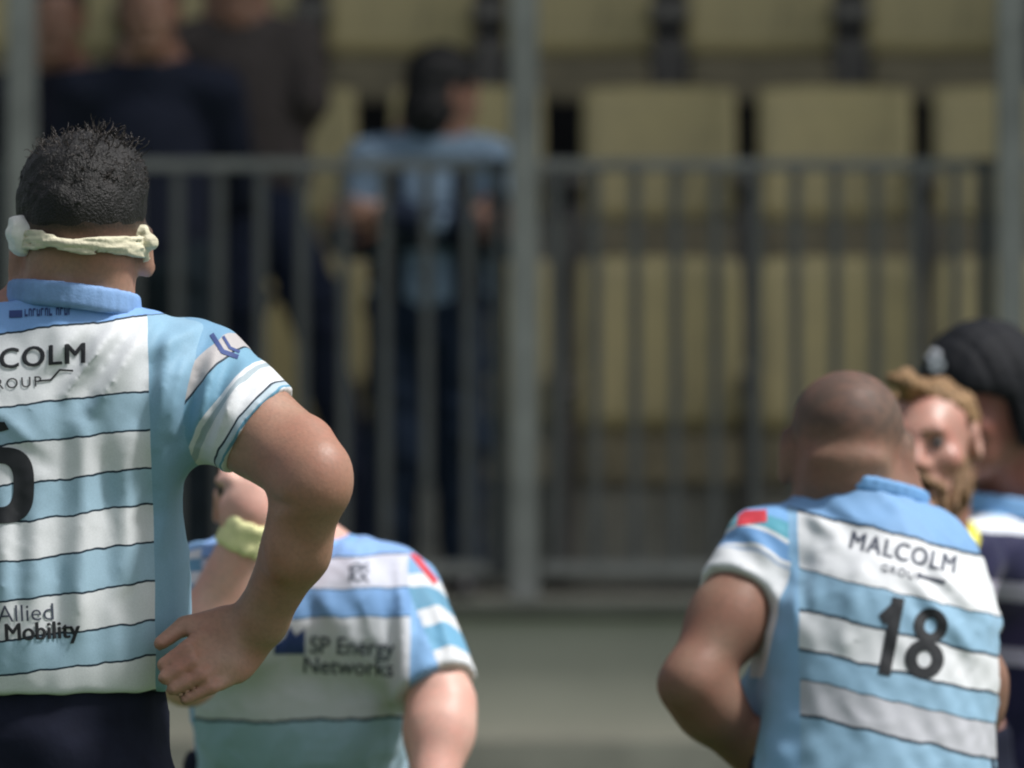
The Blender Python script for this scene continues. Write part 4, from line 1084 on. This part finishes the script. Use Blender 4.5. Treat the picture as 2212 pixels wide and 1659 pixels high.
# ---------------------------------------------------------------- player in the black scrum cap at the edge of the picture
def make_cap_player():
    yc = 5.3
    base = (PT(2225, 0, yc)[0], 5.4, 0.0)
    root = empty('person', base, 'player in a black padded scrum cap and navy shirt, head bowed to the side', 'person')
    H = PT(2126, 874, yc); R = basis((-0.80, -0.62, -0.28), (-0.18, 0, 1))
    L = lambda f: xf(f, H, R)
    shR, elR, wrR = PT(2070, 1212, 5.15), PT(2060, 1570, 5.1), PT(2120, 1800, 5.0)
    shL, elL, wrL = PT(2395, 1225, 5.5), PT(2440, 1560, 5.5), PT(2400, 1790, 5.3)
    pel = PT(2235, 1690, 5.45)
    p = head_prims(H, R, 1.0)
    p += [('u', rcone(H + R @ np.array([0, -0.03, -0.04]), PT(2215, 1150, 5.4), 0.064, 0.075), 0.02),
          ('u', rcone(PT(2220, 1170, 5.4), shR, 0.06, 0.05), 0.04), ('u', rcone(PT(2220, 1170, 5.4), shL, 0.06, 0.05), 0.04),
          ('u', ecap(PT(2235, 1310, 5.4), pel, 0.14, 0.14, 0.7), 0.05)]
    p += arm_prims(shR, elR, wrR, (0.052, 0.05, 0.042, 0.045, 0.03)) + arm_prims(shL, elL, wrL, (0.052, 0.05, 0.042, 0.045, 0.03))
    for w in (wrR, wrL):
        kn, tp, th = hands_rel(w, (0, -0.3, -1), (1, -0.4, 0), 1); p += hand_prims(w, kn, tp, th, (1, -0.4, 0))
    ks = [np.array([pel[0] - 0.13, 5.3, 0.48]), np.array([pel[0] + 0.13, 5.3, 0.48])]
    an = [np.array([pel[0] - 0.15, 5.45, 0.09]), np.array([pel[0] + 0.15, 5.45, 0.09])]
    to = [a + np.array([-0.04, -0.15, -0.055]) for a in an]
    lower_body(root, pel, ks, an, to, p)
    skin = skin_mat('reddish_brown_skin', (0.24, 0.115, 0.085, 1), rough=0.5, red=0.25)
    add_part(root, 'body', p, [H + (0, 0, .14), shL, elL, wrL, shR, elR, wrR, pel, *an, *to], 0.15, 0.007, skin, attrs=lambda V: {'stub': np.zeros(len(V))})
    eyes(root, H, R, (0.03, 0.02, 0.01, 1))
    def seams(P):
        q = (P - H) @ R
        a = np.abs(np.sin(q[..., 1] * 62 + 0.6)); b = np.abs(np.sin(q[..., 0] * 58))
        g = 0.006 * (np.minimum(1, a * 2.2) * np.minimum(1, 0.35 + b * 1.9))
        return g - 0.004 + fbm(P, 120, 3, 0.0006)
    cp = [('u', L(ell((0, -0.012, 0.030), (0.100, 0.122, 0.118))), 0), ('u', L(ell((0, -0.025, -0.045), (0.096, 0.066, 0.066))), 0.03),
          ('s', L(lambda P: smax(P[..., 2] - (0.004 + 0.46 * P[..., 1]), 0.004 - P[..., 1], 0.02)), 0.008), ('s', L(ell((0, -0.005, -0.07), (0.068, 0.09, 0.12))), 0.0)]
    cap, V, Q = add_part(root, 'scrum_cap', cp, [H], 0.19, 0.0055, simple('black_padded_foam', (0.008, 0.009, 0.012, 1), 0.75, 0.2, 50, bmp=0.3, bscale=200, spec=0.25), disp=seams)
    # round white mark low on the front of the cap: oval with a dark figure inside
    tr = bvh(V, Q)
    XZ = lambda px, py: tuple(PT(px, py, yc)[[0, 2]]); s = 1 / SC(yc)
    mw = simple('white_print', (0.85, 0.85, 0.88, 1), 0.5)
    oval = []
    for cy, rx, ry in ((0.28, 0.40, 0.36), (-0.28, 0.42, 0.36)):
        for k in range(16):
            a, a2 = 2 * math.pi * k / 16, 2 * math.pi * (k + 1) / 16
            oval.append([(math.cos(a) * rx, cy + math.sin(a) * ry), (math.cos(a2) * rx, cy + math.sin(a2) * ry), (math.cos(a2) * rx * .34, cy + math.sin(a2) * ry * .38), (math.cos(a) * rx * .34, cy + math.sin(a) * ry * .38)])
    project_print(cap, 'cap_emblem', place2d(oval, XZ(2018, 778), 0.25, 40 * s, 42 * s), tr, 3.0, 1, mw, eps=0.004)
    sp = [('u', ecap(PT(2235, 1330, 5.4), PT(2235, 1620, 5.42), 0.165, 0.165, 0.72), 0), ('u', rcone(PT(2215, 1185, 5.4), shR, 0.07, 0.062), 0.05), ('u', rcone(PT(2225, 1185, 5.4), shL, 0.07, 0.062), 0.05),
          ('u', rcone(shR, shR + (elR - shR) * 0.6, 0.065, 0.065), 0.03), ('u', rcone(shL, shL + (elL - shL) * 0.6, 0.065, 0.065), 0.03), ('u', ell(PT(2150, 1230, 5.3), (0.09, 0.08, 0.09)), 0.04),
          ('x', plane(PT(2190, 1108, 5.35), (0.1, 0, 1)), 0.006)]
    z = lambda py: float(PT(0, py, 5.25)[2]); NV = (0.012, 0.012, 0.055, 1); LW = (0.50, 0.46, 0.60, 1); PN = (0.045, 0.035, 0.10, 1)
    mt = shirt_mat('navy_banded_shirt', [(0.7, NV), (z(1440), LW), (z(1400), PN), (z(1300), LW), (z(1256), NV), (z(1150), (0.78, 0.82, 0.88, 1)), (z(1118), (0.34, 0.60, 0.86, 1))], 0.7, 1.5, [(-1, NV)], -1, 1, NV, -9, 9, wob=0.002)
    sh, V, Q = add_part(root, 'shirt', sp, [PT(2040, 1110, 5.0), PT(2480, 1660, 5.6)], 0.08, 0.007, mt, disp=lambda P: fbm(P, 24, 55, 0.0022),
             attrs=lambda V: {'u': V[:, 0] * 0, 'v': V[:, 2] + 0.10 * (V[:, 0] - PT(2160, 0, yc)[0]), 'h': V[:, 0] * 0, 'zs': V[:, 0] * 0})
    tr = bvh(V, Q)
    ov = [[(math.cos(2 * math.pi * k / 16) * 0.5, math.sin(2 * math.pi * k / 16)) for k in range(16)]]
    project_print(sh, 'chest_patch', place2d(ov, XZ(2090, 1156), 0.0, 30 * s, 32 * s), tr, 3.0, 1, M['yellow'], eps=0.004)
    cp = []; ring = []
    for i in range(37):
        a = 2 * math.pi * i / 36
        ring.append(PT(2180, 1098, 5.36) + np.array([math.cos(a) * 0.080, math.sin(a) * 0.08, -0.012 * math.cos(a)]))
    for a, b in zip(ring[:-1], ring[1:]): cp += [('u', rcone(a + (0, 0, .012), b + (0, 0, .012), 0.008, 0.008), 0.006), ('u', rcone(a - (0, 0, .006), b - (0, 0, .006), 0.009, 0.009), 0.006)]
    add_part(root, 'collar', cp, [PT(2180, 1098, 5.36)], 0.13, 0.005, simple('light_blue_collar', (0.22, 0.45, 0.78, 1), 0.7))
    return root
make_cap_player()

# ---------------------------------------------------------------- people behind the fence
def make_spectator(label, base, J, skin_c, jacket_c, trouser_c, face=(0, -1, 0), hair_c=(0.01, 0.01, 0.012, 1), k=1.0, extra=None, hat=False, long_hair=False):
    """J: joints in world space; a clothed bystander built coarsely, far out of focus"""
    root = empty('person', base, label, 'person')
    H = np.asarray(J['head'], float); R = basis(face)
    hd = lambda f: (lambda P: f(((P - H) @ R) / k) * k)
    p = [(o, (lambda f: hd(f))(xf_local), kk * k) for o, xf_local, kk in [(o, f, kk) for o, f, kk in head_prims((0, 0, 0), np.eye(3))]]
    p += [('u', rcone(H, J['neck'], 0.055 * k, 0.06 * k), 0.02)]
    for s in 'LR':
        p += [('u', rcone(J['sh' + s], J['el' + s], 0.045 * k, 0.038 * k), 0.02), ('u', rcone(J['el' + s], J['wr' + s], 0.038 * k, 0.027 * k), 0.02)]
        d = np.asarray(J['wr' + s]) - J['el' + s]
        kn, tp, th = hands_rel(J['wr' + s], d, (0.3, -1, 0), 1, k); p += hand_prims(J['wr' + s], kn, tp, th, (0.3, -1, 0), k)
        p += [('u', rcone(J['hip' + s], J['kn' + s], 0.07 * k, 0.05 * k), 0.03), ('u', rcone(J['kn' + s], J['an' + s], 0.05 * k, 0.035 * k), 0.03)]
    p += [('u', ecap(J['neck'], J['pel'], 0.11 * k, 0.12 * k, 0.65), 0.04)]
    pts = [np.asarray(v) for v in J.values()]
    add_part(root, 'body', p, pts, 0.2, 0.0085, skin_mat('bystander_skin', skin_c), attrs=lambda V: {'stub': np.zeros(len(V))})
    hp = [('u', hd(ell((0, -0.018, 0.040), (0.088, 0.108, 0.095))), 0), ('x', hd(plane((0, 0.01, 0.03), (0, 0.7, -1))), 0.02)]
    if long_hair: hp = [hp[0], ('x', hd(lambda P: np.maximum(P[..., 1] - 0.02 - 0.9 * np.maximum(P[..., 2], -0.02), -0.2 - P[..., 2])), 0.01), ('u', hd(ell((0, -0.04, -0.05), (0.085, 0.075, 0.10))), 0.02)]
    add_part(root, 'hair' if not hat else 'knitted_hat', hp, [H], 0.2, 0.009, hair_mat('bystander_hair', hair_c), disp=lambda P: fbm(P, 70, 3, 0.002))
    c = np.asarray(J['chest'])
    jp = [('u', ecap(c, np.asarray(J['pel']) + (0, 0, 0.02), 0.165 * k, 0.175 * k, 0.66), 0), ('u', rcone(J['neck'], J['shL'], 0.07 * k, 0.065 * k), 0.05), ('u', rcone(J['neck'], J['shR'], 0.07 * k, 0.065 * k), 0.05)]
    for s in 'LR':
        jp += [('u', rcone(J['sh' + s], J['el' + s], 0.068 * k, 0.058 * k), 0.03), ('u', rcone(J['el' + s], np.asarray(J['wr' + s]), 0.057 * k, 0.045 * k), 0.02)]
    ja, V, Q = add_part(root, 'jacket', jp, [J['chest'], J['pel'], J['shL'], J['shR'], J['elL'], J['elR'], J['wrL'], J['wrR']], 0.2, 0.0095, simple('bystander_jacket', jacket_c, 0.85, 0.15, 20, bmp=0.3, bscale=60, spec=0.1), disp=lambda P: fbm(P, 18, 7, 0.004))
    tp_ = [('u', ecap(np.asarray(J['pel']) + (0, 0, 0.04), np.asarray(J['pel']) - (0, 0, 0.05), 0.15 * k, 0.15 * k, 0.7), 0)]
    for s in 'LR': tp_ += [('u', rcone(J['hip' + s], J['kn' + s], 0.095 * k, 0.075 * k), 0.03), ('u', rcone(J['kn' + s], J['an' + s], 0.075 * k, 0.06 * k), 0.03)]
    add_part(root, 'trousers', tp_, [J['pel'], J['knL'], J['knR'], J['anL'], J['anR']], 0.2, 0.0095, simple('bystander_trousers', trouser_c, 0.85, 0.2, 20, spec=0.1), disp=lambda P: fbm(P, 20, 9, 0.003))
    for s in 'LR':
        a = np.asarray(J['an' + s]); bp = [('u', rcone(a, a + (0, 0, -0.03), 0.05 * k, 0.05 * k), 0), ('u', rcone(a + (0, 0, -0.045 * k), a + (0, -0.16 * k, -0.05 * k), 0.042 * k, 0.036 * k), 0.02)]
        add_part(root, 'shoe', bp, [a, a + (0, -0.16, 0)], 0.1, 0.011, M['boot'])
    if extra: extra(root, J, ja, V, Q)
    return root
def standing(px, y, floor_z, k=1.0, lean=0.0, arms=None):
    x = PT(px, 0, y)[0]; g = lambda dx, dy, z: np.array([x + dx * k + lean * z * k, y + dy * k, floor_z + z * k])
    J = dict(head=g(0, -0.02, 1.62), neck=g(0, 0, 1.45), chest=g(0, 0, 1.27), pel=g(0, 0, 0.98), shL=g(-0.19, 0, 1.40), shR=g(0.19, 0, 1.40), elL=g(-0.27, 0.02, 1.12), elR=g(0.27, 0.02, 1.12),
             wrL=g(-0.22, -0.12, 0.92), wrR=g(0.22, -0.12, 0.92), hipL=g(-0.09, 0, 0.93), hipR=g(0.09, 0, 0.93), knL=g(-0.10, -0.02, 0.50), knR=g(0.10, -0.02, 0.50), anL=g(-0.11, 0.02, 0.09), anR=g(0.11, 0.02, 0.09))
    if arms: J.update(arms(g))
    return J
FZ = zt - 0.01
def behind(g): return dict(elL=g(-0.26, 0.10, 1.12), elR=g(0.26, 0.10, 1.12), wrL=g(-0.06, 0.17, 1.02), wrR=g(0.06, 0.17, 1.0))
DN = (0.010, 0.013, 0.026, 1)
make_spectator('bystander in a near black jacket standing close behind the fence by the foreground player', (PT(325, 0, 16.5)[0], 16.5, FZ),
    standing(325, 16.55, FZ, 1.0, 0, behind), (0.3, 0.18, 0.12, 1), (0.020, 0.024, 0.040, 1), (0.022, 0.032, 0.040, 1))
make_spectator('bystander in black standing behind the fence at the far left post', (PT(120, 0, 16.8)[0], 16.8, FZ),
    standing(120, 16.85, FZ, 0.99, 0, behind), (0.3, 0.18, 0.12, 1), (0.020, 0.022, 0.034, 1), (0.02, 0.028, 0.036, 1))
y2 = 17.0; Q_ = lambda px, py, dy=0: PT(px, py, y2 + dy)
J2 = dict(head=Q_(505, -40), neck=Q_(512, 60), chest=Q_(520, 165), pel=Q_(535, 385), shL=Q_(375, 100), shR=Q_(650, 100), elL=Q_(350, 260, .05), elR=Q_(668, 215, -.05), wrL=Q_(460, 330, .17), wrR=Q_(606, 330, .17),
          hipL=Q_(490, 410), hipR=Q_(575, 420), knL=Q_(520, 660, -.12), knR=Q_(672, 640, -.12), anL=Q_(430, 1170, 0.05), anR=Q_(790, 1170, .05))
make_spectator('bystander striding in navy trousers and a drab grey brown jacket behind the fence bars', (Q_(545, 0)[0], y2, FZ), J2, (0.3, 0.18, 0.12, 1), (0.085, 0.073, 0.068, 1), (0.024, 0.032, 0.058, 1))
def gilet(root, J, ja, V, Q):
    c = np.asarray(J['chest']); k = 0.8
    for s in (-1, 1):
        gp = [('u', ecap(c + (0, 0, 0.02), np.asarray(J['pel']) + (0, 0, 0.03), 0.158, 0.168, 0.74), 0), ('x', plane(c + (s * 0.065, 0, 0), (-s, 0, 0)), 0.008)]
        add_part(root, 'gilet_panel', gp, [c, J['pel']], 0.2, 0.011, simple('navy_gilet', (0.012, 0.015, 0.028, 1), 0.85, spec=0.1))
def carms(g): return dict(elL=g(-0.25, -0.06, 1.16), elR=g(0.25, -0.06, 1.16), wrL=g(0.12, -0.15, 1.19), wrR=g(-0.12, -0.18, 1.22), chest=g(0, 0, 1.25), head=g(0.05, -0.01, 1.62))
def child_extra(root, J, ja, V, Q):
    for s in 'LR':
        sp = [('u', rcone(np.asarray(J['el' + s]) * 0.6 + np.asarray(J['sh' + s]) * 0.4, J['el' + s], 0.062, 0.062), 0), ('u', rcone(J['el' + s], J['wr' + s], 0.06, 0.052), 0.02)]
        add_part(root, 'dark_sleeve', sp, [J['sh' + s], J['el' + s], J['wr' + s]], 0.12, 0.010, simple('navy_sleeve', (0.012, 0.018, 0.034, 1), 0.85, spec=0.1))
    gilet(root, J, ja, V, Q)
make_spectator('child in a pale blue top with dark sleeves standing behind the fence bars', (PT(930, 0, 16.4)[0], 16.4, FZ),
    standing(925, 16.45, FZ, 0.86, 0.0, carms), (0.28, 0.17, 0.12, 1), (0.20, 0.28, 0.37, 1), (0.014, 0.024, 0.044, 1), extra=child_extra, long_hair=True, face=(0.75, 0.45, -0.2), hair_c=(0.004, 0.004, 0.005, 1))
